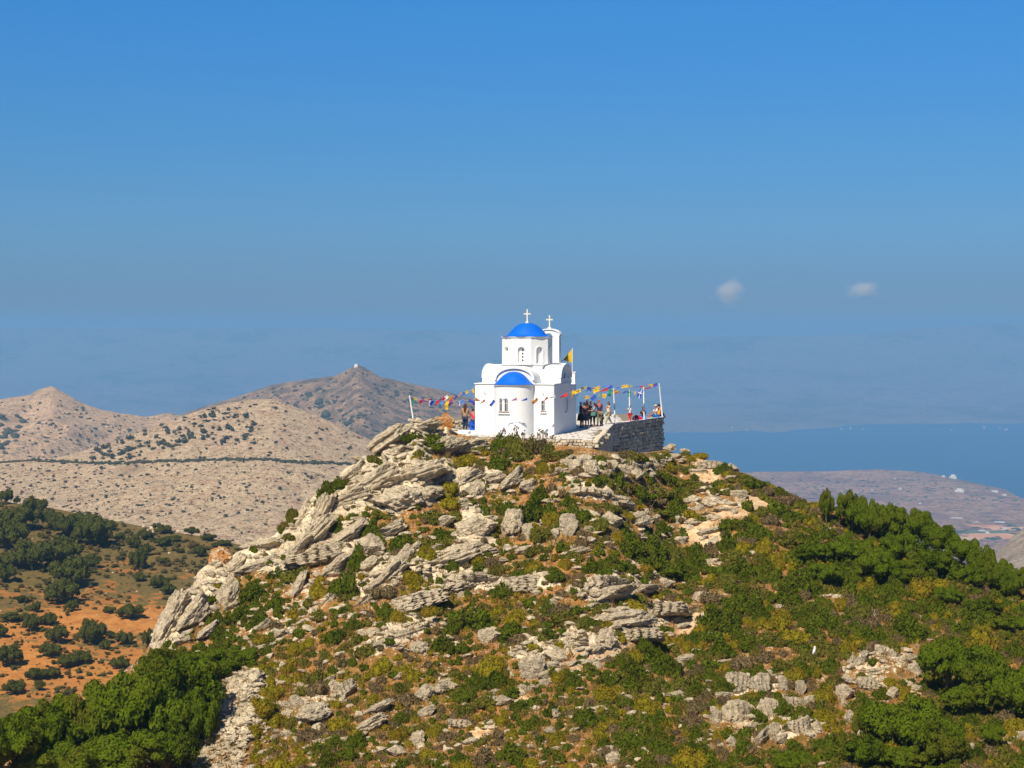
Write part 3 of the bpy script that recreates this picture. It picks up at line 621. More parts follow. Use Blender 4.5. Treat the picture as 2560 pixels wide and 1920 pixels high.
# scree in the gully at the lower left
TT = np.array([rnd.random() for k in range(1500)]); XS = 575 + np.array([rnd.uniform(-55, 65) for k in TT]) - 55 * (TT - .3); YS = 1700 + 240 * TT
for g in ground(XS, YS)[0]:
    s = (3 + 9 * rnd.random() ** 2) * g[1] / F; v, f = st_shapes[rnd.randrange(8)]
    M = rotm(rnd.uniform(-.5, .5), rnd.uniform(-.5, .5), rnd.uniform(0, 6)) @ np.diag([s * rnd.uniform(1, 1.5), s, s * rnd.uniform(.5, .9)])
    its.append((v, f, M, g + np.array([0, 0, s * rnd.uniform(0, .6)]), rnd.choice((0, 0, 2))))
joined(its, 'loose_stones', M_rock, label='pale loose stones and scree strewn over the hill', smooth=True)

# ------------------------------------------------------------------ vegetation
def mat_leaf(name, dark, lite, dry=None, trans=0.25, scale=3.0):
    m = bpy.data.materials.new(name); m.use_nodes = True; nt = m.node_tree; nt.nodes.clear(); L = nt.links
    P = pos(nt); oi = nt.nodes.new('ShaderNodeObjectInfo')
    n1 = noise(nt, scale, 3, 0.6, P); n2 = noise(nt, scale * 8, 2, 0.5, P)
    ad = NN(nt, 'ShaderNodeMath', operation='MULTIPLY_ADD'); L.new(n2, ad.inputs[0]); ad.inputs[1].default_value = 0.8; L.new(n1, ad.inputs[2])
    ad2 = NN(nt, 'ShaderNodeMath', operation='MULTIPLY_ADD'); L.new(oi.outputs['Random'], ad2.inputs[0]); ad2.inputs[1].default_value = 0.35; L.new(ad.outputs[0], ad2.inputs[2])
    c = ramp(nt, ad2.outputs[0], [(0.7, dark), (1.35, lite)]).outputs[0]
    if dry: c = mix(nt, ramp(nt, noise(nt, scale * 0.45, 3, 0.6, P), [(0.5, 0.0), (0.68, 0.8)]).outputs[0], c, dry)
    d = nt.nodes.new('ShaderNodeBsdfDiffuse'); t = nt.nodes.new('ShaderNodeBsdfTranslucent'); x = nt.nodes.new('ShaderNodeMixShader'); o = nt.nodes.new('ShaderNodeOutputMaterial')
    L.new(c, d.inputs[0]); L.new(mix(nt, 1.0, c, (1.3, 1.4, 0.5), 'MULTIPLY'), t.inputs[0]); x.inputs[0].default_value = trans
    L.new(d.outputs[0], x.inputs[1]); L.new(t.outputs[0], x.inputs[2]); L.new(x.outputs[0], o.inputs[0]); return m
ML = {'mastic': mat_leaf('mastic_leaves', (0.014, 0.025, 0.002), (0.100, 0.128, 0.008), (0.105, 0.095, 0.012), 0.24),
      'cushion': mat_leaf('cushion_leaves', (0.070, 0.066, 0.004), (0.23, 0.19, 0.012), (0.22, 0.13, 0.015), 0.18),
      'heath': mat_leaf('heath_leaves', (0.030, 0.037, 0.006), (0.145, 0.142, 0.020), (0.15, 0.10, 0.025), 0.2),
      'thorn': mat_leaf('thorn_twigs', (0.060, 0.045, 0.024), (0.17, 0.12, 0.058), (0.09, 0.085, 0.03), 0.1),
      'oak': mat_leaf('oak_leaves', (0.008, 0.016, 0.001), (0.105, 0.145, 0.007), (0.12, 0.12, 0.012), 0.24, 1.3),
      'far': mat_leaf('valley_tree_leaves', (0.020, 0.030, 0.006), (0.080, 0.085, 0.014), None, 0.15, 0.3),
      'dot': mat_leaf('hillside_scrub_leaves', (0.028, 0.034, 0.014), (0.070, 0.068, 0.028), None, 0.1, 0.2)}
M_bark = plain('bark', (0.16, 0.12, 0.08), 0.9, 0.3, 6, 0.5)

def leaf_quads(rs, n, lobes, size, out=0.55, inner=0.72, flatten=1.0):
    """n leaf quads on and just inside a set of lobes (cx, cy, cz, rx, rz)"""
    lobes = np.array(lobes, float); w = lobes[:, 3] * lobes[:, 3]; k = rs.choice(len(lobes), n, p=w / w.sum())
    d = rs.normal(size=(n, 3)); d[:, 2] = np.where(rs.rand(n) < 0.8, np.abs(d[:, 2]), d[:, 2]); d /= np.linalg.norm(d, axis=1)[:, None]
    r = inner + (1.04 - inner) * rs.rand(n) ** 0.6
    r = r * (1 + 0.16 * fbm(d * 2.3 + k[:, None] * 5.1, 2, 3))
    c = lobes[k]
    P = c[:, :3] + d * r[:, None] * np.stack([c[:, 3], c[:, 3], c[:, 4]], -1)
    P = P[P[:, 2] > 0.02]; d = d[:len(P)]; n = len(P)
    nrm = rs.normal(size=(n, 3)); nrm /= np.linalg.norm(nrm, axis=1)[:, None]
    dd = P - c[:len(P), :3] * 0; dd = d
    nrm = nrm * (1 - out) + dd * out; nrm /= np.linalg.norm(nrm, axis=1)[:, None]
    a = np.cross(nrm, rs.normal(size=(n, 3))); a /= np.linalg.norm(a, axis=1)[:, None]; b = np.cross(nrm, a)
    s = size * rs.uniform(0.6, 1.35, n)[:, None]
    V = np.stack([P - a * s, P + b * s * 0.55, P + a * s, P - b * s * 0.55], 1).reshape(-1, 3)
    return V, np.arange(n * 4).reshape(n, 4)

def blob_core(rs, lobes, shrink=0.8, sub=2):
    v, f = ICO[sub]; V, Fs, b = [], [], 0
    for cx_, cy_, cz_, rx, rz in lobes:
        p = v * (1 + 0.18 * fbm(v * 2 + rs.rand() * 9, 2, 4))[:, None] * np.array([rx, rx, rz]) * shrink + np.array([cx_, cy_, cz_]); p[:, 2] = np.maximum(p[:, 2], -0.05)
        V.append(p); Fs.append(f + b); b += len(p)
    return np.concatenate(V), np.concatenate(Fs)

def merge(*parts):
    """parts: (verts, faces array); mixed face sizes allowed"""
    V, Fs, b = [], [], 0
    for v, f in parts: V.append(v); Fs += [tuple(int(i) + b for i in q) for q in f]; b += len(v)
    return np.concatenate(V), Fs
def merge_q(*parts):
    """same, but all as quads (triangles repeat their last corner as a degenerate-free split is not needed)"""
    V, Fs, b = [], [], 0
    for v, f in parts:
        V.append(v); Fs.append(f + b); b += len(v)
    return np.concatenate(V), Fs
def mesh_mixed(name, v, flist, mats, midx=None, smooth=False):
    """flist: list of (n, k) index arrays with their own k"""
    me = bpy.data.meshes.new(name); v = np.asarray(v, np.float32)
    me.vertices.add(len(v)); me.vertices.foreach_set('co', v.ravel())
    loops = np.concatenate([f.ravel() for f in flist]).astype(np.int32); sizes = np.concatenate([np.full(len(f), f.shape[1]) for f in flist])
    me.loops.add(len(loops)); me.loops.foreach_set('vertex_index', loops)
    me.polygons.add(len(sizes)); me.polygons.foreach_set('loop_start', np.concatenate([[0], np.cumsum(sizes)[:-1]]).astype(np.int32))
    me.update(calc_edges=True)
    for m in mats: me.materials.append(m)
    if midx is not None: me.polygons.foreach_set('material_index', np.asarray(midx, np.int32))
    return me

def shrub_shape(seed, n, nl, size, out, dome=0.75, spread=0.5, core=0.80, csub=2):
    rs = np.random.RandomState(seed); lobes = [(0, 0, dome * 0.28, 0.62, dome * 0.62)] if nl < 4 else [(0, 0, dome * 0.2, 0.5, dome * 0.6)]
    for k in range(nl):
        a = rs.uniform(0, 6.28); r = spread * rs.uniform(.6, 1.1); q = rs.uniform(.28, .46) if nl < 8 else rs.uniform(.17, .33)
        lobes.append((r * math.cos(a), r * math.sin(a), rs.uniform(0.05, 0.55) * dome * (1.15 - r), q, q * rs.uniform(.8, 1.15)))
    return leaf_quads(rs, n, lobes, size, out), blob_core(rs, lobes, core, csub)
SHR = {}
for kind, (n, nl, size, out, dome, spread) in {'mastic': (2000, 15, 0.070, 0.58, 0.85, 0.66), 'cushion': (1500, 6, 0.055, 0.60, 0.78, 0.45), 'heath': (1500, 12, 0.060, 0.55, 0.72, 0.60), 'thorn': (1100, 9, 0.060, 0.15, 0.72, 0.55)}.items():
    SHR[kind] = []
    for i in range(7):
        (lv, lf), (cv, cf) = shrub_shape(900 + i * 13 + len(kind), n, nl, size, out, dome, spread, 0.72 if nl > 8 else 0.8)
        v, fl = merge_q((lv, lf), (cv, cf)); SHR[kind].append(mesh_mixed(kind + '_shrub', v, fl, [ML[kind]]))
LOW = {k: [shrub_shape(40 + i + len(k), 230, 6, 0.13, 0.55, 0.8, 0.5, 0.78, 1) for i in range(5)] for k in SHR}

NOUN = {'mastic': ('mastic_shrub', 'dark green', 'leafy shrub'), 'cushion': ('cushion_shrub', 'yellow green', 'cushion shrub'), 'heath': ('heath_shrub', 'olive green', 'low shrub'), 'thorn': ('thorny_shrub', 'dry brown', 'thorny shrub')}
placed = []
def place_shrub(x, y, w, h, kind):
    yb = y + h * 0.42
    P, rk, so = ground(x, max(yb, float(crest_at(x)[0]) + 1)); P = P[0]; s = P[1] / F
    o = link(NOUN[kind][0], SHR[kind][rnd.randrange(7)])
    r = w * s * 0.5 * 1.05; hh = h * s * 1.12
    o.scale = (r * rnd.uniform(.92, 1.08), r * rnd.uniform(.85, 1.1), hh); o.rotation_euler = (R(rnd.uniform(-8, 8)), R(rnd.uniform(-8, 8)), rnd.uniform(0, 6.28))
    o.location = (P[0], P[1] + r * 0.3, P[2] - 0.08)
    ITEMS.append((o, NOUN[kind][1], NOUN[kind][2], x, y, w * h)); placed.append((x, y, max(w, h) * .5))
    return o
D_, Y_, G_, W_ = 'mastic', 'cushion', 'heath', 'thorn'
SHRUBS = [(1075, 1112, 112, 42, D_), (1030, 1122, 60, 30, D_), (932, 1157, 58, 30, G_), (820, 1250, 60, 70, D_), (845, 1225, 50, 40, D_), (800, 1280, 40, 40, G_), (730, 1310, 40, 50, G_), (840, 1315, 62, 46, D_), (928, 1313, 66, 60, D_), (940, 1340, 60, 50, D_), (897, 1392, 66, 84, D_), (860, 1470, 90, 86, D_), (795, 1486, 74, 52, Y_), (881, 1564, 58, 46, D_), (842, 1595, 86, 40, D_), (752, 1443, 112, 56, G_), (700, 1430, 60, 40, D_),
    (631, 1474, 92, 60, D_), (1007, 1350, 110, 56, D_), (1060, 1350, 80, 50, G_), (968, 1490, 110, 50, W_), (1030, 1447, 74, 50, Y_), (1117, 1245, 84, 50, Y_), (1085, 1280, 90, 50, G_), (1130, 1230, 70, 40, Y_), (1140, 1290, 60, 50, G_), (1100, 1330, 80, 40, D_), (545, 1535, 40, 46, D_), (550, 1570, 60, 40, D_), (600, 1530, 80, 60, D_), (650, 1540, 70, 60, D_), (690, 1500, 60, 50, D_), (480, 1570, 36, 24, G_), (725, 1200, 30, 40, G_), (710, 1335, 36, 40, G_), (720, 1365, 40, 26, G_), (500, 1610, 60, 40, D_), (450, 1625, 60, 40, D_), (560, 1620, 90, 50, D_),
    (1250, 1112, 60, 46, W_), (1290, 1100, 84, 84, G_), (1255, 1104, 60, 64, D_), (1325, 1106, 70, 66, G_), (1345, 1108, 76, 60, W_), (1375, 1112, 60, 44, G_), (1310, 1130, 110, 50, G_), (1200, 1118, 50, 30, G_), (1240, 1135, 60, 36, G_), (1395, 1130, 60, 34, G_), (1172, 1148, 90, 48, Y_), (1150, 1165, 70, 34, Y_), (1200, 1160, 50, 34, G_), (1245, 1155, 82, 40, D_), (1360, 1166, 52, 42, Y_), (1355, 1150, 46, 20, G_), (1325, 1195, 50, 34, Y_), (1380, 1135, 80, 34, G_), (1330, 1170, 50, 30, W_), (1420, 1122, 60, 26, W_), (1460, 1132, 60, 26, G_), (1577, 1142, 84, 44, G_), (1555, 1130, 60, 34, W_), (1600, 1150, 50, 30, D_), (1505, 1138, 40, 20, W_), (1656, 1136, 44, 24, Y_), (1640, 1148, 50, 22, G_),
    (1331, 1262, 100, 84, D_), (1350, 1230, 70, 50, D_), (1300, 1290, 60, 50, D_), (1375, 1270, 70, 60, D_), (1433, 1281, 88, 58, D_), (1420, 1250, 50, 40, D_), (1498, 1312, 72, 62, G_), (1470, 1290, 40, 36, D_), (1353, 1332, 84, 60, G_), (1345, 1370, 80, 40, G_), (1270, 1260, 66, 46, D_), (1380, 1215, 60, 40, W_), (1530, 1280, 70, 34, G_), (1570, 1290, 50, 24, Y_), (1480, 1262, 60, 20, G_), (1570, 1365, 100, 60, D_), (1630, 1362, 90, 60, D_), (1680, 1370, 80, 56, G_), (1540, 1345, 60, 40, Y_), (1600, 1400, 70, 40, D_), (1340, 1412, 70, 50, Y_), (1382, 1420, 60, 40, G_), (1320, 1400, 50, 40, G_), (1480, 1412, 60, 50, D_), (1530, 1405, 80, 50, D_), (1570, 1422, 56, 36, D_), (1500, 1435, 50, 26, D_), (1436, 1385, 70, 34, G_),
    (1386, 1448, 58, 46, D_), (1241, 1433, 62, 42, G_), (1190, 1410, 60, 44, Y_), (1130, 1430, 50, 36, D_), (1220, 1380, 50, 30, D_), (1175, 1400, 70, 40, Y_), (1268, 1355, 36, 36, Y_), (1169, 1543, 128, 74, D_), (1130, 1570, 70, 50, D_), (1210, 1555, 60, 50, D_), (1290, 1540, 84, 50, Y_), (1284, 1572, 100, 46, D_), (1255, 1575, 60, 40, G_), (1400, 1520, 90, 60, W_), (1420, 1560, 100, 50, G_), (1370, 1510, 46, 36, D_), (1285, 1500, 40, 26, Y_), (1577, 1516, 78, 54, Y_), (1368, 1585, 60, 40, D_), (1300, 1605, 90, 40, W_), (1475, 1578, 50, 28, D_), (1520, 1560, 44, 24, Y_), (1580, 1440, 60, 30, D_), (1440, 1470, 60, 30, W_), (1640, 1500, 50, 26, Y_), (1675, 1505, 50, 26, W_),
    (1665, 1425, 110, 50, D_), (1715, 1430, 90, 50, D_), (1740, 1400, 70, 56, D_), (1700, 1392, 60, 40, G_), (1780, 1450, 60, 40, Y_), (1700, 1470, 60, 26, G_), (1697, 1207, 110, 50, G_), (1664, 1192, 74, 40, D_), (1650, 1230, 110, 40, G_), (1600, 1222, 90, 40, D_), (1720, 1235, 70, 40, G_), (1640, 1250, 90, 30, W_), (1580, 1240, 40, 24, G_), (1700, 1170, 60, 26, G_), (1740, 1215, 50, 34, G_), (1852, 1190, 90, 40, G_), (1880, 1200, 90, 36, D_), (1815, 1180, 60, 24, Y_), (1920, 1218, 70, 36, W_), (1960, 1240, 80, 36, W_), (1990, 1256, 70, 30, G_), (1750, 1140, 60, 22, Y_), (1760, 1260, 60, 20, G_), (1640, 1272, 80, 30, G_), (1700, 1300, 70, 26, W_), (1680, 1330, 60, 26, G_), (1770, 1285, 60, 18, W_), (1730, 1210, 40, 30, W_),
    (1816, 1352, 62, 70, D_), (1830, 1390, 90, 50, G_), (1870, 1310, 70, 50, D_), (1900, 1330, 90, 50, D_), (1930, 1300, 80, 40, W_), (1975, 1285, 90, 40, D_), (1985, 1330, 80, 40, G_), (1960, 1350, 100, 40, G_), (2010, 1350, 90, 50, D_), (1850, 1420, 100, 60, D_), (1915, 1420, 60, 56, D_), (1910, 1380, 60, 40, Y_), (1940, 1395, 60, 40, Y_), (1860, 1370, 60, 40, Y_),
    (1505, 1726, 92, 60, Y_), (1512, 1755, 70, 40, G_), (1640, 1768, 88, 56, Y_), (1392, 1838, 60, 50, Y_), (1818, 1661, 76, 40, Y_), (1838, 1612, 80, 34, Y_), (1228, 1658, 100, 70, Y_), (1240, 1700, 90, 50, D_), (1190, 1695, 60, 50, D_), (2065, 1738, 72, 56, Y_), (2071, 1793, 68, 60, Y_), (2224, 1704, 62, 32, Y_), (1905, 1565, 38, 26, Y_), (954, 1664, 76, 56, Y_), (1022, 1678, 84, 50, Y_), (1000, 1710, 60, 40, G_), (674, 1745, 80, 50, Y_), (650, 1790, 90, 60, Y_), (690, 1800, 80, 50, Y_), (640, 1840, 70, 50, Y_), (934, 1744, 54, 40, Y_), (996, 1835, 64, 50, Y_), (1000, 1862, 50, 30, D_), (1160, 1735, 70, 60, D_), (1170, 1770, 90, 50, G_), (1140, 1700, 60, 46, Y_), (730, 1800, 60, 40, G_), (870, 1890, 90, 50, D_), (820, 1905, 70, 50, D_),
    (740, 1625, 56, 46, Y_), (760, 1660, 60, 36, G_), (700, 1640, 60, 30, G_), (860, 1625, 50, 36, G_), (880, 1655, 40, 36, D_), (830, 1675, 30, 34, D_), (870, 1580, 40, 30, G_), (990, 1575, 60, 40, Y_), (970, 1560, 34, 30, D_), (1110, 1610, 80, 60, D_), (1075, 1560, 60, 40, Y_), (1200, 1610, 60, 24, G_), (1260, 1590, 36, 30, D_), (650, 1600, 60, 34, Y_), (620, 1660, 90, 40, D_), (580, 1690, 80, 36, G_), (800, 1545, 80, 40, G_), (920, 1540, 60, 30, W_), (690, 1560, 60, 40, W_), (1120, 1840, 70, 40, W_), (1150, 1890, 60, 40, D_), (1250, 1800, 60, 40, Y_), (1280, 1830, 60, 34, Y_), (1330, 1900, 90, 34, Y_), (1400, 1640, 50, 26, D_), (1450, 1650, 40, 30, D_),
    (1610, 1610, 60, 60, D_), (1640, 1640, 90, 70, D_), (1580, 1680, 90, 70, D_), (1550, 1660, 60, 50, D_), (1690, 1600, 50, 40, Y_), (1720, 1610, 50, 40, Y_), (1710, 1640, 60, 40, G_), (1785, 1545, 110, 70, D_), (1830, 1560, 90, 60, D_), (1770, 1590, 90, 50, D_), (1850, 1500, 80, 60, D_), (1890, 1530, 80, 50, D_), (1900, 1480, 110, 60, G_), (1810, 1715, 60, 46, D_), (1780, 1700, 50, 40, D_), (1700, 1700, 80, 60, G_), (1430, 1700, 60, 50, D_), (1470, 1790, 90, 60, D_), (1380, 1770, 50, 50, D_), (1730, 1870, 50, 50, D_), (1590, 1850, 90, 50, D_), (1850, 1840, 40, 36, D_), (1880, 1905, 80, 40, D_), (1960, 1780, 60, 50, D_), (1905, 1800, 40, 34, D_), (2000, 1870, 70, 50, D_), (2080, 1860, 90, 60, D_), (1920, 1600, 90, 50, G_), (1990, 1600, 100, 50, Y_), (2060, 1620, 90, 40, G_), (2080, 1660, 60, 50, D_), (2010, 1670, 70, 50, D_), (1950, 1660, 70, 50, G_)]
for a in SHRUBS: place_shrub(*a)
for k in range(34):
    x = 1715 + k * 11 + rnd.uniform(-4, 4); w = rnd.uniform(24, 50); y0_ = float(crest_at(x)[0])
    if 1730 < x < 1790: continue
    SHRUBS.append((x, y0_ + rnd.uniform(-4, 10), w, w * rnd.uniform(.5, .75), rnd.choice((D_, G_, G_, W_, Y_)))); place_shrub(*SHRUBS[-1])

# ground that must stay in view: the centres of the rocks and of the path
RC = np.array([(r_[0], r_[1], max(r_[2], 1) * .34, max(r_[3], 1) * .38) for r_ in ROCKS if r_[2]])
def blocked(x, y, r):
    d = ((x - RC[:, 0]) / (RC[:, 2] + r * .5)) ** 2 + ((y - RC[:, 1] - r * .2) / (RC[:, 3] + r * .5)) ** 2
    return d.min() < 1
def zone(x, y):
    """density of growth and the share of its kinds (mastic, cushion, heath, thorn)"""
    if x > 1980 - (y - 1240) * 0.7 and x > 1560 and not (1740 < x < 2340 and 1640 < y < 1880): return (0.96, (.44, .17, .27, .12)) if x > 1700 else (0.95, (.6, .12, .18, .10))
    if x > 1560 and y > 1640: return 0.75, (.42, .2, .24, .14)
    if x > 1250 and y > 1660: return 0.9, (.52, .15, .18, .15)
    if x < 760 and y < 1660: return 0.75, (.6, .08, .2, .12)
    if x < 760: return 0.72, (.14, .46, .2, .2)
    if y > 1560: return 0.62, (.26, .26, .24, .24)
    if y < 1200: return 0.6, (.28, .18, .32, .22)
    return 0.55, (.42, .16, .24, .18)
cells = {}
for q in placed: cells.setdefault((int(q[0] // 60), int(q[1] // 60)), []).append(q)
cand, tries = [], 0
while len(cand) < 4600 and tries < 110000:
    tries += 1
    x = rnd.uniform(300, 2640); yc = float(crest_at(x)[0])
    y = yc + 6 + (1950 - yc) * rnd.random() ** 0.85
    if x < 560 and y > 1640 + (x - 400) * .3: continue
    if 540 < x < 690 and y > 1690 and abs(x - (600 - 55 * (y - 1770) / 240)) < 62: continue
    dn, mixk = zone(x, y)
    rk, so = mask_at(x, y); dn = dn * (1 - 0.50 * rk) * (1 - 1.0 * so)
    if rnd.random() > dn: continue
    big_ = 1.25 if (x > 1650 and y < 1700) else 1.0
    w = ((26 if x > 1500 else 20) + 62 * rnd.random() ** 1.7) * (0.72 + 0.62 * (y - 1100) / 800) * big_
    if 1130 < x < 1700 and y - w * .45 < yc + 2: continue
    if y - yc < 40: w = min(w, 34)
    if blocked(x, y, w * .5): continue
    ci, cj = int(x // 60), int(y // 60); ok = True
    for a in (-1, 0, 1):
        for b in (-1, 0, 1):
            for (qx, qy, qr) in cells.get((ci + a, cj + b), ()):
                if (x - qx) ** 2 + ((y - qy) * 1.5) ** 2 < ((qr + w * .5) * (0.46 if x > 1500 else 0.60)) ** 2: ok = False
    if not ok: continue
    cells.setdefault((ci, cj), []).append((x, y, w * .5)); cand.append((w, x, y, mixk))
cand.sort(key=lambda t: -t[0])
NAME_MAX = {'mastic': 210, 'cushion': 150, 'heath': 160, 'thorn': 110}; cnt = {k: sum(1 for a in SHRUBS if a[4] == k) for k in NAME_MAX}
lows = []
MLL = [ML[k] for k in (D_, Y_, G_, W_)]
for w, x, y, mixk in cand:
    k = rnd.choices((D_, Y_, G_, W_), mixk)[0]; h = w * rnd.uniform(.55, .85)
    if cnt[k] < NAME_MAX[k] and w > 24: place_shrub(x, y, w, h, k); cnt[k] += 1
    else: lows.append((x, y, w, h, k))
def low_growth(lows, name, label):
    xy = np.array([(a[0], a[1] + a[3] * .4) for a in lows]); G, _, _ = ground(xy[:, 0], xy[:, 1])
    V, Fq, Ft, mq, mt, b = [], [], [], [], [], 0
    for (x, y, w, h, k), g in zip(lows, G):
        s = g[1] / F; (lv, lf), (cv, cf) = LOW[k][rnd.randrange(5)]; mi = (D_, Y_, G_, W_).index(k)
        M = rotm(0, 0, rnd.uniform(0, 6)) @ np.diag([w * s * .52] * 2 + [h * s * 1.1])
        M = np.diag([1, 1, 1.0]) @ M
        for v, f, fl, ml in ((lv, lf, Fq, mq), (cv, cf, Ft, mt)):
            V.append(v @ M.T + g - np.array([0, 0, .05])); fl.append(f + b); ml.append(np.full(len(f), mi)); b += len(v)
    me = mesh_mixed(name, np.concatenate(V), [np.concatenate(Fq), np.concatenate(Ft)], MLL, np.concatenate(mq + mt))
    tag(link(name, me), label, kind='stuff')
low_growth(lows, 'small_scrub', 'small low scrub filling the gaps on the hill')

# tufts of dry grass and herbs
M_dry = mat_leaf('dry_grass_blades', (0.13, 0.075, 0.018), (0.34, 0.20, 0.06), (0.10, 0.085, 0.02), 0.3, 1.5)
def tufts(n):
    rs = np.random.RandomState(5); x = rs.uniform(340, 2640, n * 2); yc, _ = crest_at(x); y = yc + 4 + (1950 - yc) * rs.rand(n * 2) ** 0.8
    rk, so = area_masks(x, y); keep = rs.rand(n * 2) < (1 - .8 * rk) * (1 - .85 * so) * np.where((x > 1120) & (x < 1700) & (y < yc + 14), 0.25, 1); x, y = x[keep][:n], y[keep][:n]
    G, _, _ = ground(x, y); m = len(G); k = 9
    base = np.repeat(G, k, 0) + np.concatenate([rs.normal(0, .11, (m * k, 2)), np.zeros((m * k, 1)) - .03], 1)
    hgt = rs.uniform(.10, .34, m * k) * np.repeat(rs.uniform(.6, 1.3, m), k); a = rs.uniform(0, 6.28, m * k); wd = rs.uniform(.012, .035, m * k)
    tip = base + np.stack([rs.normal(0, .35, m * k) * hgt, rs.normal(0, .35, m * k) * hgt, hgt], -1)
    sd_ = np.stack([np.cos(a) * wd, np.sin(a) * wd, np.zeros(m * k)], -1)
    V = np.stack([base - sd_, base + sd_, tip], 1).reshape(-1, 3)
    me = make_mesh('dry_grass', V, np.arange(len(V)).reshape(-1, 3), [M_dry]); tag(link('dry_grass', me), 'dry straw coloured grass and herbs between the rocks', kind='stuff')
tufts(10500)

# ------------------------------------------------------------------ trees
def crown_shape(seed, n, size, nl=44, qs=(.11, .24), core=.68):
    rs = np.random.RandomState(seed); lobes = [(0, 0, .42, .50, .30)]
    for k in range(nl):
        a = k * 2.4 + rs.uniform(-.4, .4); r = .80 * math.sqrt((k + .6) / nl); z = .26 + .50 * math.sqrt(max(0, 1 - r * r * 1.15)) * rs.uniform(.35, 1.12)
        q = rs.uniform(*qs); lobes.append((r * math.cos(a), r * math.sin(a), z, q, q * rs.uniform(.7, .95)))
    L_ = leaf_quads(rs, n, lobes, size, 0.60, 0.74)
    v, f = blob_core(rs, lobes, core, 1); v[:, 2] = np.maximum(v[:, 2], .12)
    return L_, (v, f)
CROWN = []
for i in range(5):
    (lv, lf), (cv, cf) = crown_shape(60 + i, 13000, 0.033); v, fl = merge_q((lv, lf), (cv, cf)); CROWN.append(mesh_mixed('crown', v, fl, [ML['oak']]))
TRUNK = []
for i in range(3):
    m = MB(); rr = random.Random(i)
    m.tube([(0, 0, -.15), (.02, 0, .15), (-.02, .02, .35), (.03, .0, .55)], [.07, .055, .045, .03], 8)
    for k in range(5):
        a = k * 1.26 + rr.random(); z = .12 + .06 * k; e = .45 + .12 * rr.random()
        m.tube([(0, 0, z), (math.cos(a) * e * .5, math.sin(a) * e * .5, z + .16), (math.cos(a) * e, math.sin(a) * e, z + .36)], [.035, .024, .010], 6)
    o = m.build('trunk', M_bark, smooth=True); TRUNK.append(o.data); bpy.data.objects.remove(o)
def place_tree(x, y, w, h, yb=None, label=None, D=None, name='evergreen_tree', gp=None):
    yb = yb or y + h * .5
    P = gp if gp is not None else ground(x, max(yb, float(crest_at(x)[0]) + 1))[0][0]; s = P[1] / F
    t = bpy.data.objects.new(name, None); COL.objects.link(t); t.location = (P[0], P[1], P[2]); t.rotation_euler = (0, 0, rnd.uniform(0, 6.28)); 
    zt = -(y - h * .5 - HY) * s - P[2]; zb = -(y + h * .5 - HY) * s - P[2]; zb = max(zb, 0.0); r = w * s * .5 * 1.08
    cr = link('crown', CROWN[rnd.randrange(5)], t); hh = (zt - zb) * 1.1; cr.location = (0, 0, zb - 0.08 * hh); cr.scale = (r, r * rnd.uniform(.85, 1.1), hh)
    tr = link('trunk', TRUNK[rnd.randrange(3)], t); k = max(zt * 0.95, .5); tr.scale = (r * .8, r * .8, k)
    ITEMS.append((t, 'dark green' if not label else label, 'evergreen tree', x, y, w * h)); return t
TREES = [(330, 1770, 260, 230, 1900), (445, 1715, 230, 200, 1850), (215, 1800, 220, 190, 1910), (100, 1830, 220, 170, 1930), (490, 1790, 130, 160, 1880), (0, 1860, 210, 160, 1960), (300, 1880, 240, 130, 1960), (130, 1900, 220, 100, 1970), (520, 1660, 160, 80, 1710), (400, 1660, 110, 90, 1720), (420, 1860, 170, 130, 1950), (590, 1640, 110, 60, 1670), (-90, 1850, 200, 160, 1960),
    (2066, 1262, 46, 92, 1310), (2130, 1268, 96, 112, 1330), (2172, 1290, 80, 100, 1345), (2225, 1300, 112, 100, 1355), (2290, 1318, 110, 104, 1370), (2350, 1344, 104, 100, 1390), (2405, 1372, 96, 90, 1420), (2455, 1400, 84, 90, 1445), (2495, 1432, 80, 90, 1475), (2530, 1462, 56, 80, 1500), (2250, 1360, 120, 80, 1400), (2330, 1400, 130, 84, 1445), (2420, 1440, 110, 76, 1478),
    (2120, 1372, 130, 84, 1415), (2190, 1412, 120, 96, 1462), (2260, 1430, 100, 70, 1468), (2030, 1380, 110, 60, 1412), (2060, 1430, 100, 70, 1470), (2370, 1490, 90, 60, 1520), (2460, 1520, 90, 60, 1550),
    (2370, 1650, 150, 130, 1735), (2450, 1670, 150, 140, 1760), (2530, 1710, 140, 150, 1800), (2420, 1740, 130, 90, 1790), (2260, 1800, 210, 150, 1880), (2180, 1800, 90, 130, 1870), (2350, 1850, 150, 130, 1920), (2170, 1880, 130, 90, 1925), (2260, 1895, 160, 70, 1930), (2560, 1440, 60, 60, 1480), (2520, 1560, 90, 60, 1590), (2480, 1830, 70, 60, 1870), (1990, 1905, 120, 60, 1935)]
for a in TREES: place_tree(*a)

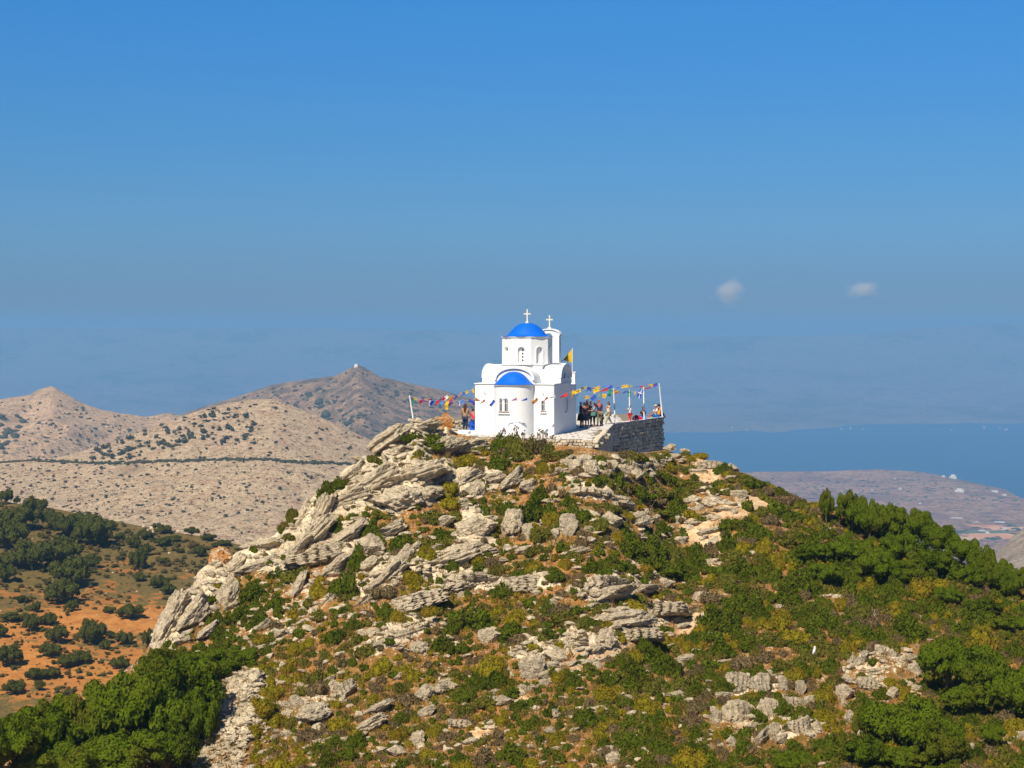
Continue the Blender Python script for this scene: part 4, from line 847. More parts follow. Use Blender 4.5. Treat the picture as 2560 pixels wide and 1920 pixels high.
# ------------------------------------------------------------------ growth on the sheets farther off
def sheet_at(S, x, y):
    """world point on a sheet's face that shows at pixel x, y"""
    rows, xs = S
    c = np.clip((x - xs[0]) / (xs[-1] - xs[0]) * (len(xs) - 1), 0, len(xs) - 1.001); ci = int(c); fc = c - ci
    colm = rows[:, ci] * (1 - fc) + rows[:, ci + 1] * fc
    yy = -colm[:, 2] / colm[:, 1] * F + HY
    k = np.where((yy[:-1] - y) * (yy[1:] - y) <= 0)[0]
    if len(k) == 0: return colm[-1] if y < yy[-1] else colm[0]
    k = k[0]; t = (y - yy[k]) / (yy[k + 1] - yy[k] + 1e-9); return colm[k] * (1 - t) + colm[k + 1] * t
VT = [(16, 1238, 34, 40), (42, 1250, 16, 18), (88, 1260, 50, 50), (135, 1295, 56, 56), (45, 1290, 90, 66), (15, 1330, 90, 80), (170, 1315, 66, 54), (232, 1322, 92, 82), (195, 1300, 70, 56), (75, 1385, 92, 76), (150, 1372, 100, 66), (230, 1400, 42, 38), (180, 1425, 90, 76), (14, 1430, 48, 50), (155, 1475, 78, 66), (182, 1512, 28, 28), (345, 1392, 40, 60), (335, 1352, 34, 36), (367, 1372, 22, 34), (278, 1312, 30, 24), (365, 1334, 36, 28), (410, 1322, 36, 24), (498, 1376, 32, 32), (480, 1324, 32, 22), (520, 1342, 34, 18), (410, 1352, 44, 26), (450, 1375, 20, 14), (410, 1402, 24, 18), (440, 1345, 26, 18), (325, 1525, 64, 40), (272, 1524, 28, 18), (78, 1556, 40, 46), (120, 1545, 40, 34), (142, 1582, 54, 48), (228, 1578, 58, 66), (55, 1496, 26, 22), (90, 1515, 24, 32), (0, 1576, 34, 34), (275, 1585, 20, 22), (310, 1592, 40, 40), (262, 1610, 26, 26), (25, 1636, 60, 56), (125, 1622, 54, 38), (200, 1640, 54, 34), (165, 1652, 44, 34), (90, 1682, 52, 32), (130, 1680, 44, 28), (35, 1716, 46, 38), (100, 1712, 24, 26), (400, 1452, 44, 34), (350, 1442, 28, 22), (420, 1472, 38, 28), (370, 1592, 28, 56), (300, 1655, 44, 30), (560, 1356, 34, 16), (605, 1372, 30, 16), (540, 1362, 20, 14), (30, 1540, 60, 22), (20, 1395, 60, 34), (250, 1345, 40, 30), (300, 1340, 26, 20), (390, 1300, 20, 14), (640, 1385, 26, 16)]
FAR = []
for i in range(4):
    (lv, lf), (cv, cf) = crown_shape(160 + i, 3200, 0.055, 26, (.15, .27), .78); v, fl = merge_q((lv, lf), (cv, cf)); v[:, 2] -= .12; FAR.append(mesh_mixed('crown', v, fl, [ML['far']]))
for x, y, w, h in VT:
    P = sheet_at(VAL, x, min(y + h * .5, 1790)); s = P[1] / F; yb = y + h * .5
    t = bpy.data.objects.new('valley_tree' if w > 30 else 'valley_bush', None); COL.objects.link(t); t.location = P; t.rotation_euler = (0, 0, rnd.uniform(0, 6.28))
    cr = link('crown', FAR[rnd.randrange(4)], t); cr.scale = (w * s * .66, w * s * .62, h * s * 1.15)
    if w > 30: tr = link('trunk', TRUNK[0], t); tr.scale = (w * s * .35, w * s * .35, h * s * .8)
    ITEMS.append((t, 'dark green', 'rounded valley tree' if w > 30 else 'small valley bush', x, y, w * h))
def leafy(n, size):
    out = []
    for i in range(5):
        (lv, lf), (cv, cf) = shrub_shape(700 + i, n, 5, size, 0.5, 1.0, 0.5, 0.72, 1); t = np.concatenate([lf[:, [0, 1, 2]], lf[:, [0, 2, 3]]]); out.append((np.concatenate([lv, cv]), np.concatenate([t, cf + len(lv)])))
    return out
LEAFY = leafy(150, 0.15)
def dots(S, pts, name, label, mat, squash=.55, sub=1, nobj=0, noun=None, group=None, shape=None):
    """pts: (x, y, w) on a sheet; the first nobj become objects, the rest one mesh"""
    vv, ff = ICO[sub]; rs = np.random.RandomState(len(pts)); shp = []
    if shape:
        shp = [a[0] for a in shape]; ffs = [a[1] for a in shape]
    for i in range(0 if shape else 5):
        p = vv * (1 + .55 * fbm(vv * 2.1 + i * 7, 3, i))[:, None]; p[:, 2] = np.maximum(p[:, 2], -.4); shp.append(p)
    if not shape: ffs = [ff] * 5
    mes = [make_mesh(name, p, f_, [mat]) for p, f_ in zip(shp, ffs)]; V, Fs, b = [], [], 0
    for k, (x, y, w) in enumerate(pts):
        P = sheet_at(S, x, y); r = w * P[1] / F * .5; sc = (r * rs.uniform(.8, 1.4), r * rs.uniform(.7, 1.2), r * squash * rs.uniform(.6, 1.6)); P = P + np.array([0, 0, r * .15])
        if k < nobj:
            o = link(name, mes[rs.randint(5)], loc=P, rot=(0, 0, rs.uniform(0, 6)), scale=sc)
            tag(o, noun, 'bush', group)
        else:
            q = rs.randint(5); v = shp[q] * np.array(sc) + P; V.append(v); Fs.append(ffs[q] + b); b += len(v)
    if V: tag(link(name + '_cover', make_mesh(name + '_cover', np.concatenate(V), np.concatenate(Fs), [mat])), label, kind='stuff')
def tan_crest(x): return np.interp(x, [-300, 0, 130, 210, 300, 400, 480, 560, 620, 680, 730, 800, 900, 980, 1100], [1172, 1158, 1148, 1128, 1100, 1062, 1034, 1014, 1001, 999, 1016, 1044, 1090, 1125, 1180])
pts = []
while len(pts) < 1500:
    x = rnd.uniform(-60, 960); y = rnd.uniform(float(tan_crest(x)) + 2, 1400); up = y < 1150
    band = up and (200 < x < 640) and y < 1000 + .25 * abs(x - 520) + 100
    if rnd.random() > (1.0 if band else .42 if up else .62): continue
    w = (9 + 20 * rnd.random() ** 2) if band else 5 + 10 * rnd.random() ** 2
    pts.append((x, y, w))
pts.sort(key=lambda t: -t[2])
pts += [(rnd.uniform(-60, 960), rnd.uniform(1005, 1400), rnd.uniform(2.5, 5)) for k in range(2600)]; pts = [p for p in pts if p[1] > tan_crest(p[0]) + 1]
vis = [p for p in pts if not (p[0] > 560 and p[1] > 1420 - (p[0] - 560) * .9)]
dots(TAN, vis, 'hillside_bush', 'small dark bushes dotted over the bare tan hillside', ML['dot'], .7, 1, 290, 'small dark rounded bush on the bare tan hillside', 'bushes dotted over the tan hillside', [(p_, f_) for p_, f_ in leafy(36, 0.26)])
# the terrace line across the tan hill
pts = [(x, 1154 + 5 * math.sin(x / 130) + (4 if x > 700 else 0) - (10 if x < 250 else 0) * (250 - x) / 250 + rnd.uniform(-3, 3), rnd.uniform(6, 14)) for x in np.arange(-40, 960, 2.0)]
dots(TAN, pts, 'terrace_hedge', 'thin dark line of scrub along the terrace on the tan hill', ML['dot'], .45)
pts = [(rnd.uniform(-20, 420), rnd.uniform(1000, 1150), rnd.uniform(4, 11)) for k in range(260)] + [(rnd.uniform(-10, 60), rnd.uniform(1040, 1120), rnd.uniform(10, 26)) for k in range(26)]
dots(LEFT, [p for p in pts if p[1] > np.interp(p[0], [0, 130, 250, 420], [1005, 975, 1035, 1045])], 'mountain_scrub', 'dark scrub on the left mountain', ML['dot'], .6)
pts = [(rnd.uniform(560, 1180), rnd.uniform(930, 1120), 4 + 9 * rnd.random() ** 2) for k in range(900)] + [(798, 1008, 26), (802, 1018, 20), (815, 1040, 26), (818, 1050, 24), (772, 992, 16), (768, 986, 12), (905, 1040, 22), (870, 1060, 20)]
dots(PEAK, [p for p in pts if p[1] > np.interp(p[0], [560, 680, 780, 840, 891, 950, 1020, 1187], [1010, 970, 953, 945, 918, 950, 966, 1006])], 'peak_scrub', 'dark scrub and trees on the peaked mountain', ML['dot'], .6)
pts = []
while len(pts) < 2000:
    x = rnd.uniform(-60, 680); y = np.interp(x, [0, 150, 400, 680], [1258, 1280, 1330, 1392]) + rnd.random() ** .9 * 480
    if y > 1780: continue
    if y > 1440 and rnd.random() < .6: continue
    if abs(y - 1555) < 30 and x > 180 and rnd.random() < .8: continue
    pts.append((x, y, 6 + 19 * rnd.random() ** 2))
ML['vscrub'] = mat_leaf('valley_scrub_leaves', (0.022, 0.027, 0.008), (0.095, 0.085, 0.022), (0.15, 0.07, 0.02), 0.1, 0.25)
dots(VAL, pts, 'valley_scrub', 'low olive scrub over the orange valley ground', ML['vscrub'], .75, 2, shape=LEAFY)
pts = [(x, y, w) for x, y, w in ((rnd.uniform(1900, 2570), rnd.uniform(1195, 1262), 3 + 9 * rnd.random() ** 2) for k in range(420)) if y > np.interp(x, [1890, 2300, 2400, 2500, 2560], [1190, 1188, 1206, 1228, 1242])]
dots(PLAIN, pts, 'coastal_scrub', 'dark scrub and groves on the far coastal slope', ML['far'], .30)
dots(PL2, [(rnd.uniform(1900, 2570), 1268 + 90 * rnd.random(), 4 + 18 * rnd.random() ** 2) for k in range(520)], 'plain_grove', 'dark groves and hedges on the far coastal plain', ML['far'], .22)
M_fld = [plain('dry_field', (0.62, 0.36, 0.17), 1, .1, .02), plain('red_field', (0.62, 0.26, 0.09), 1, .1, .02), plain('green_field', (0.10, 0.12, 0.03), 1, .2, .02)]
fm = MB()
for k in range(70):
    x, y = rnd.uniform(1950, 2570), 1268 + 80 * rnd.random(); P = sheet_at(PL2, x, y); w, d = rnd.uniform(12, 55), rnd.uniform(14, 45)
    fm.add([(P[0] - w, P[1] - d, P[2] - d * .02 + .5), (P[0] + w, P[1] - d, P[2] - d * .02 + .5), (P[0] + w * rnd.uniform(.8, 1.2), P[1] + d, P[2] + d * .02 + .9), (P[0] - w * rnd.uniform(.8, 1.2), P[1] + d, P[2] + d * .02 + .9)], [(0, 1, 2, 3)], rnd.randrange(3))
tag(fm.build('field_strips', M_fld), 'narrow pale, red and green fields on the far plain', kind='stuff')
M_vrock = mat_rock('valley_limestone', 0.6, 0.2)
dots(VAL, [(rnd.gauss(400, 30), rnd.gauss(1328, 6), rnd.uniform(5, 14)) for k in range(24)] + [(rnd.uniform(0, 560), rnd.uniform(1300, 1600), rnd.uniform(3, 7)) for k in range(50)], 'valley_rock', 'small pale rocks on the valley slope', M_vrock, .7)

# ------------------------------------------------------------------ materials for the chapel and the terrace
def mat_white():
    m, nt, b = nodes('whitewash'); P = pos(nt)
    n = noise(nt, 1.1, 6, 0.65, P); f = noise(nt, 16, 5, 0.6, P)
    c = ramp(nt, n, [(0.3, (0.76, 0.765, 0.755)), (0.6, (0.83, 0.83, 0.82))]).outputs[0]
    mp = NN(nt, 'ShaderNodeMapping'); mp.inputs['Scale'].default_value = (5, 5, 0.5); nt.links.new(P, mp.inputs[0])
    st = ramp(nt, noise(nt, 1.5, 5, 0.6, mp.outputs[0]), [(0.58, 0.0), (0.78, 0.34)]).outputs[0]
    c = mix(nt, st, c, (0.55, 0.53, 0.48))
    nt.links.new(c, b.inputs['Base Color']); b.inputs['Roughness'].default_value = 0.85
    p = bump(nt, b, n, 0.3, 0.03); bump(nt, b, f, 0.2, 0.006, p); return m
M_white = mat_white()
M_blue = plain('dome_blue_paint', (0.004, 0.125, 0.66), 0.45, 0.10, 2.5, 0.15)
M_cream = plain('cream_paint', (0.72, 0.68, 0.52), 0.6, 0.05)
M_glass = plain('dark_window_glass', (0.035, 0.05, 0.09), 0.15, 0.2)
M_brick = plain('brown_brick_sill', (0.32, 0.15, 0.10), 0.9, 0.3, 20, 0.4)
M_iron = plain('rusty_iron', (0.20, 0.16, 0.14), 0.7, 0.3, 10)
def mat_masonry(name, a, b2, c3, sc=1.5):
    m, nt, b = nodes(name); P = pos(nt); oi = nt.nodes.new('ShaderNodeObjectInfo')
    ad = NN(nt, 'ShaderNodeMath', operation='MULTIPLY_ADD'); nt.links.new(oi.outputs['Random'], ad.inputs[0]); ad.inputs[1].default_value = 0.5; nt.links.new(noise(nt, sc, 6, 0.7, P), ad.inputs[2])
    c = ramp(nt, ad.outputs[0], [(0.4, a), (0.75, b2), (1.05, c3)]).outputs[0]
    c = mix(nt, ramp(nt, noise(nt, 6, 5, 0.7, P), [(0.5, 0.0), (0.68, 0.6)]).outputs[0], c, tuple(k * .45 for k in a))
    nt.links.new(c, b.inputs['Base Color']); b.inputs['Roughness'].default_value = 0.95; bump(nt, b, noise(nt, 9, 6, 0.7, P), 0.6, 0.03); return m
M_stone = mat_masonry('wall_stone', (0.31, 0.265, 0.19), (0.48, 0.41, 0.30), (0.64, 0.54, 0.40))
M_paving = mat_masonry('paving_stone', (0.52, 0.47, 0.43), (0.64, 0.58, 0.53), (0.72, 0.67, 0.62), 2.5)
M_mortar = plain('mortar_joint', (0.22, 0.185, 0.135), 0.95, 0.2, 4, 0.4)

# ------------------------------------------------------------------ the chapel
FLOOR = -6.2
CH = bpy.data.objects.new('chapel', None); COL.objects.link(CH); CH.location = (0.135, 105.15, FLOOR); CH.rotation_euler = (0, 0, R(-15))
tag(CH, 'small whitewashed chapel with two blue domes and cream crosses on the hilltop', 'chapel')
def arch(a0, a1, zs, zt, n=20):
    """outline of a rounded top between a0 and a1, springing at zs with its crown at zt"""
    c, r = (a0 + a1) / 2, (a1 - a0) / 2
    return [(c - r * math.cos(math.pi * k / n), zs + (zt - zs) * math.sin(math.pi * k / n) ** 0.9) for k in range(n + 1)]
m = MB()
m.box(-2.5, 2.5, 0, 4.70, -0.4, 3.06)
m.box(-2.46, 2.46, 4.701, 6.30, -0.4, 2.90)
m.build('wall', M_white, CH, bevel=0.03, smooth=True)
m = MB(); m.box(-2.55, 2.55, -0.05, 4.74, 3.062, 3.125); m.box(-2.50, 2.50, 4.742, 6.30, 2.902, 2.95)
m.build('roof_ledge', M_white, CH, bevel=0.012, smooth=True)
# east and west arm, then the cross arm, each a barrel vault with a rim
def vault(name, a0, a1, s0, s1, zb, zs, zt, axis, rims):
    mm = MB(); o = [(a0, zb), (a0, zs)] + arch(a0, a1, zs, zt)[1:-1] + [(a1, zs), (a1, zb)]
    mm.prism(o, s0, s1, axis); ob = mm.build(name, M_white, CH, smooth=True, angle=30)
    for t0, t1 in rims:
        r = MB(); e = 0.05; out = arch(a0 - e, a1 + e, zs, zt + e); inn = arch(a0 + 0.10, a1 - 0.10, zs, zt - 0.12)
        n = len(out); P = (lambda a, z, t: (a, t, z)) if axis == 'y' else (lambda a, z, t: (t, a, z))
        V = [P(a, z, t) for t in (t0, t1) for a, z in out + inn]
        Fs = []
        for k in range(n - 1):
            Fs += [(k, k + 1, n + k + 1, n + k), (2 * n + k, 3 * n + k, 3 * n + k + 1, 2 * n + k + 1), (k, 2 * n + k, 2 * n + k + 1, k + 1), (n + k, n + k + 1, 3 * n + k + 1, 3 * n + k)]
        Fs += [(0, n, 3 * n, 2 * n), (n - 1, 3 * n - 1, 4 * n - 1, 2 * n - 1)]
        r.add(V, Fs); r.build('arch_rim', M_white, ob, smooth=True, angle=30)
vault('vault', -1.24, 1.24, 0.06, 2.1, 3.126, 3.34, 4.16, 'y', [(-0.055, 0.15)])
vault('vault', -1.24, 1.24, 4.3, 6.30, 3.0, 3.34, 4.16, 'y', [])
vault('vault', 1.72, 4.68, -2.42, 2.42, 3.127, 3.42, 4.24, 'x', [(2.36, 2.55), (-2.55, -2.36)])
m = MB(); m.box(-2.52, 2.52, 1.70, 4.70, 3.126, 3.40); m.build('arm_wall', M_white, CH, bevel=0.01)
m = MB(); m.box(-1.30, 1.30, 1.9, 4.5, 3.30, 4.20); m.box(-1.36, 1.36, 1.84, 4.56, 4.202, 4.25); m.build('drum_base', M_white, CH, bevel=0.015, smooth=True)
# apse
m = MB(); m.lathe([(1.22, -0.4), (1.22, 3.0)], 48, 0, 0.0, math.pi, 2 * math.pi); m.lathe([(1.22, 3.0), (1.29, 3.01), (1.30, 3.07), (1.20, 3.085), (0, 3.085)], 48, 0, 0.0, math.pi, 2 * math.pi)
apse = m.build('apse', M_white, CH, smooth=True)
m = MB(); m.lathe([(1.285, 3.086), (1.18, 3.12), (1.10, 3.19), (0.98, 3.30), (0.86, 3.44), (0.74, 3.56), (0.56, 3.70), (0.40, 3.79), (0.22, 3.84), (0, 3.86)], 48, 0, -0.058, math.pi, 2 * math.pi)
m.build('blue_half_dome', M_blue, apse, smooth=True, angle=60)
# drum: eight faces, each with an arched niche
DC = Vector((0, 3.2, 0)); RD = 1.60; drum = None
m = MB(); nich = MB(); z0, z1 = 4.251, 5.93
for k in range(8):
    a0, a1 = R(22.5 + 45 * k), R(22.5 + 45 * (k + 1)); am = (a0 + a1) / 2
    c = Vector((math.cos(am), math.sin(am), 0)); t = Vector((-c.y, c.x, 0)); ap = RD * math.cos(R(22.5)); hw = RD * math.sin(R(22.5))
    def W(u, z, dn=0.0): return tuple(DC + c * (ap + dn) + t * u + Vector((0, 0, z)))
    h, nz0, nzs, nzt = 0.22, 4.36, 5.13, 5.34
    ar = arch(-h, h, nzs, nzt, 12)
    m.add([W(-hw, z0), W(hw, z0), W(hw, nz0), W(-hw, nz0)], [(0, 1, 2, 3)])
    m.add([W(-hw, nz0), W(-h, nz0), W(-h, nzs), W(-hw, nzs)], [(0, 1, 2, 3)])
    m.add([W(h, nz0), W(hw, nz0), W(hw, nzs), W(h, nzs)], [(0, 1, 2, 3)])
    for i in range(12):
        (u0, w0), (u1, w1) = ar[i], ar[i + 1]
        m.add([W(u0, w0), W(u1, w1), W(u1 if i < 11 else h, z1), W(u0, z1)], [(0, 1, 2, 3)])
    m.add([W(-hw, nzs), W(-h, nzs), W(-h, z1), W(-hw, z1)], [(0, 1, 2, 3)]); m.add([W(h, nzs), W(hw, nzs), W(hw, z1), W(h, z1)], [(0, 1, 2, 3)])
    ol = [(-h, nz0)] + ar + [(h, nz0)]
    for i in range(len(ol)):
        (u0, w0), (u1, w1) = ol[i], ol[(i + 1) % len(ol)]
        m.add([W(u0, w0), W(u1, w1), W(u1, w1, -.14), W(u0, w0, -.14)], [(0, 1, 2, 3)])
    m.add([W(u, w, -.14) for u, w in ol], [tuple(range(len(ol)))])
drum = m.build('drum', M_white, CH)
for k in range(8):
    am = R(45 * (k + 1)); c = Vector((math.cos(am), math.sin(am), 0)); t = Vector((-c.y, c.x, 0)); ap = RD * math.cos(R(22.5))
    o_, i_ = arch(-.30, .30, 5.13, 5.42, 14), arch(-.235, .235, 5.13, 5.355, 14); f = MB()
    P_ = lambda u, z, d: tuple(DC + c * (ap + d) + t * u + Vector((0, 0, z)))
    o_ = [(-.30, 4.36)] + o_ + [(.30, 4.36)]; i_ = [(-.235, 4.36)] + i_ + [(.235, 4.36)]; n = len(o_)
    V = [P_(u, z, d) for d in (0.001, .035) for u, z in o_ + i_]
    f.add(V, [q for j in range(n - 1) for q in ((2 * n + j, 2 * n + j + 1, 3 * n + j + 1, 3 * n + j), (j, 2 * n + j, 2 * n + j + 1, j + 1), (n + j, n + j + 1, 3 * n + j + 1, 3 * n + j))])
    f.build('niche_frame', M_white, drum)
am = R(-90); c = Vector((0, -1, 0)); ap = RD * math.cos(R(22.5))
for j in range(4):                         # dark plates, coloured as the shade inside the front niche's pierced slab
    f = MB(); z = 4.52 + .205 * j; y = 3.2 - ap + .139
    f.add([(0.05, y - .012, z - .075), (.125, y - .012, z), (0.05, y - .012, z + .075), (-.025, y - .012, z), (0.05, y, z - .075), (.125, y, z), (0.05, y, z + .075), (-.025, y, z)], [(0, 1, 2, 3), (0, 4, 5, 1), (1, 5, 6, 2), (2, 6, 7, 3), (3, 7, 4, 0)])
    f.build('hole_shade', plain('lattice_shade', (0.10, 0.05, 0.05), 0.9) if j == 0 else bpy.data.materials['lattice_shade'], drum)
m = MB(); m.lathe([(0, 5.93), (1.66, 5.931), (1.68, 5.985), (1.55, 5.992), (0, 5.992)], 8, 0, 3.2, R(22.5), R(382.5)); m.build('cornice', M_white, CH)
m = MB(); m.lathe([(1.60, 5.994), (1.44, 6.012), (1.30, 6.045), (1.22, 6.10), (1.13, 6.22), (1.02, 6.34), (0.88, 6.49), (0.70, 6.645), (0.50, 6.76), (0.28, 6.83), (0, 6.855)], 64, 0, 3.2)
m.build('blue_dome', M_blue, CH, smooth=True, angle=60)
def cross(x, y, z, parent=CH):
    f = MB(); f.box(x - .10, x + .10, y - .10, y + .10, z - .06, z + .05); f.box(x - .04, x + .04, y - .035, y + .035, z + .05, z + .80)
    f.box(x - .21, x - .041, y - .034, y + .034, z + .50, z + .575); f.box(x + .041, x + .21, y - .034, y + .034, z + .50, z + .575)
    for s in (-1, 1): f.box(x + s * .215 - .012, x + s * .215 + .012, y - .04, y + .04, z + .485, z + .59)
    f.box(x - .055, x + .055, y - .04, y + .04, z + .801, z + .825); f.build('cross', M_cream, parent)
cross(0, 3.2, 6.88)
# west front and belfry
m = MB(); m.box(-2.37, 2.37, 6.301, 6.60, -0.4, 3.66); m.box(-2.10, 2.10, 6.303, 6.598, 3.661, 3.96); m.box(-1.75, 1.75, 6.28, 6.62, 3.961, 4.22)
ww = m.build('west_wall', M_white, CH, bevel=0.01)
m = MB(); 
for s in (-1, 1): m.box(*sorted((s * 2.101, s * 2.43)), 6.26, 6.64, 3.662, 3.71)
m.box(-1.80, 1.80, 6.24, 6.66, 4.221, 4.27); m.build('ledge', M_white, ww)
BX = 0.65; m = MB(); m.box(BX - .69, BX - .24, 6.2, 6.7, 4.271, 6.0); m.box(BX + .24, BX + .69, 6.2, 6.7, 4.271, 6.0)
ol = [(BX - .69, 6.001), (BX - .69, 6.08)] + arch(BX - .69, BX + .69, 6.08, 6.42, 18)[1:-1] + [(BX + .69, 6.08), (BX + .69, 6.001)] + [(BX + .24 * math.cos(math.pi * k / 10), 6.001 + .20 * math.sin(math.pi * k / 10)) for k in range(11)]
m.prism(ol, 6.2, 6.7, 'y'); bel = m.build('belfry', M_white, CH)
o_ = arch(BX - .76, BX + .76, 6.04, 6.50, 20); i_ = arch(BX - .695, BX + .695, 6.085, 6.425, 20); n = 21; m = MB()
V = [(u, t, z) for t in (6.13, 6.77) for u, z in o_ + i_]
m.add(V, [q for k in range(n - 1) for q in ((k, k + 1, n + k + 1, n + k), (2 * n + k, 3 * n + k, 3 * n + k + 1, 2 * n + k + 1), (k, 2 * n + k, 2 * n + k + 1, k + 1), (n + k, n + k + 1, 3 * n + k + 1, 3 * n + k))] + [(0, n, 3 * n, 2 * n), (n - 1, 3 * n - 1, 4 * n - 1, 2 * n - 1)])
m.build('arched_cap', M_white, bel, smooth=True, angle=30); cross(BX, 6.45, 6.54, bel)
m = MB(); m.lathe([(0, 5.86), (.05, 5.85), (.08, 5.75), (.11, 5.60), (.15, 5.54), (.13, 5.54), (0, 5.60)], 16, BX, 6.45); m.build('bell', plain('bronze', (0.25, 0.17, 0.07), .4, .2, 5, 0, .8), bel, smooth=True)
# windows
def window(cx, y, z0, z1, w, n=1, gap=0.0, axis='front', cross_=True, sill=True, curve=None):
    """arched window(s) in a raised white surround; axis front looks to -y, side looks to +x"""
    tot = n * w + (n - 1) * gap
    if axis == 'front':
        T = (lambda u, d, z: (u, y - d, z)) if curve is None else (lambda u, d, z: ((curve + d) * math.sin(u / curve), -(curve + d) * math.cos(u / curve), z))
    else: T = lambda u, d, z: (2.5 + d, u, z)
    fr = MB(); e = 0.07; a, b_ = cx - tot / 2 - e, cx + tot / 2 + e
    def bar(u0, u1, q0, q1, d0, d1, mb):
        us = np.linspace(u0, u1, 5); 
        for i in range(4):
            V = [T(u, d, z) for z in (q0, q1) for d in (d0, d1) for u in (us[i], us[i + 1])]
            mb.add(V, [(0, 2, 3, 1), (4, 5, 7, 6), (0, 1, 5, 4), (2, 6, 7, 3), (0, 4, 6, 2), (1, 3, 7, 5)])
    bar(a, a + e, z0 - .02, z1 - w / 2 + .02, -.02, .06, fr); bar(b_ - e, b_, z0 - .02, z1 - w / 2 + .02, -.02, .06, fr)
    for i in range(n - 1): u = cx - tot / 2 + (i + 1) * w + i * gap; bar(u, u + gap, z0 - .02, z1 - w / 2 + .02, -.02, .045, fr)
    bar(a - .03, b_ + .03, z0 - .17, z0 - .10, -.02, .09, fr)
    for i in range(n):                      # arched heads
        uc = cx - tot / 2 + w / 2 + i * (w + gap); zz = z1 - w / 2
        for j in range(10):
            p0, p1 = math.pi * j / 10, math.pi * (j + 1) / 10; ri, ro = w / 2, w / 2 + e * (1 if n == 1 else .8)
            q = [(uc + r * math.cos(p), zz + r * math.sin(p)) for p in (p0, p1) for r in (ri, ro)]
            V = [T(u, d, z) for d in (-.02, .06) for u, z in q]; fr.add(V, [(4, 5, 7, 6), (0, 4, 6, 2), (1, 3, 7, 5)])
    par = fr.build('window', M_white, CH)
    for i in range(n):
        uc = cx - tot / 2 + w / 2 + i * (w + gap); g = MB(); ol = [(uc - w / 2, z0)] + arch(uc - w / 2, uc + w / 2, z1 - w / 2, z1, 10) + [(uc + w / 2, z0)]
        g.add([T(u, .004, z) for u, z in ol], [tuple(range(len(ol)))]); g.build('pane', M_glass, par)
        if cross_:
            g = MB(); bar(uc - .012, uc + .012, z0, z1 - .02, .008, .022, g); bar(uc - w * .33, uc + w * .33, z0 + (z1 - z0) * .58, z0 + (z1 - z0) * .62, .023, .032, g); g.build('window_cross', M_cream, par)
    if sill:
        g = MB(); k = 6
        for j in range(k): u0 = a + (b_ - a) * j / k; bar(u0 + .008, u0 + (b_ - a) / k - .008, z0 - .085, z0 - .03, -.01, .05, g)
        g.build('sill', M_brick, par)
window(-0.35, 0, 1.48, 2.26, 0.20, 2, 0.17, curve=1.22)
window(1.83, 0, 1.50, 2.10, 0.20, 1)
window(3.2, 0, 1.38, 2.20, 0.26, 2, 0.16, 'side', False, False)
window(3.2, 0, 3.22, 3.62, 0.16, 1, 0, 'side', False, False)
for x_ in (-1.86, 1.83):
    f = MB(); f.tube([(x_, .0, 2.52), (x_ - .01, -.10, 2.50), (x_, -.13, 2.58), (x_ + .03, -.12, 2.66)], .012, 6); f.build('iron_hook', M_iron, CH)

# ------------------------------------------------------------------ terrace
A_, B_, C_ = Vector((4.88, 99.9)), Vector((6.66, 115.9)), Vector((10.96, 125.7))
poly = [(-4.4, 105.6), (-2.6, 103.2), (-1.0, 102.2), (1.2, 101.3), (2.9, 100.3), tuple(A_), tuple(B_), tuple(C_), (9.2, 132.5), (-3.5, 133), (-5.2, 118), (-4.9, 109)]
m = MB(); n = len(poly)
cen = Vector((1.5, 115)); ins = [tuple(Vector(p) + (cen - Vector(p)).normalized() * .10) for p in poly]
m.add([(x, y, FLOOR - .02) for x, y in ins] + [(x, y, FLOOR - 3.6) for x, y in ins], [tuple(range(n)), tuple(range(n, 2 * n))[::-1]] + [(i, i + n, (i + 1) % n + n, (i + 1) % n) for i in range(n)])
TF = m.build('terrace_floor', M_mortar); tag(TF, kind='structure')
def inside(x, y):
    c = False; j = n - 1
    for i in range(n):
        (xi, yi), (xj, yj) = ins[i], ins[j]
        if (yi > y) != (yj > y) and x < (xj - xi) * (y - yi) / (yj - yi) + xi: c = not c
        j = i
    return c
cnt_p = 0
rp = random.Random(3)
for iy in range(34):
    for ix in range(17):
        sx, sy = .72, .98; jit = lambda: rp.uniform(-.13, .13)
        x0, y0 = -4.6 + ix * sx + (iy % 2) * .36, 100.2 + iy * sy
        q = [(x0 + jit() + .02, y0 + jit() + .02), (x0 + sx + jit() - .05, y0 + jit() + .02), (x0 + sx + jit() - .05, y0 + sy + jit() - .05), (x0 + jit() + .02, y0 + sy + jit() - .05)]
        if not all(inside(*p) for p in q): continue
        lx, ly = x0 + .36 - .135, y0 + .5 - 105.15; ul, vl = lx * .966 - ly * .259, lx * .259 + ly * .966
        if abs(ul) < 2.2 and 0.2 < vl < 6.2: continue
        if cnt_p >= 296 or (x0 < 1.5 and y0 > 112): continue
        cnt_p += 1; h_ = rp.uniform(-.004, .012); qi = [(p[0] * .94 + (x0 + .36) * .06, p[1] * .94 + (y0 + .5) * .06) for p in q]
        g = MB(); g.add([(*p, FLOOR - .05) for p in q] + [(*p, FLOOR - .012 + h_) for p in q] + [(*p, FLOOR + h_) for p in qi], [(4 + i, i, (i + 1) % 4, 4 + (i + 1) % 4) for i in range(4)] + [(8 + i, 4 + i, 4 + (i + 1) % 4, 8 + (i + 1) % 4) for i in range(4)] + [(8, 9, 10, 11)])
        g.build('paving_stone', M_paving, TF)

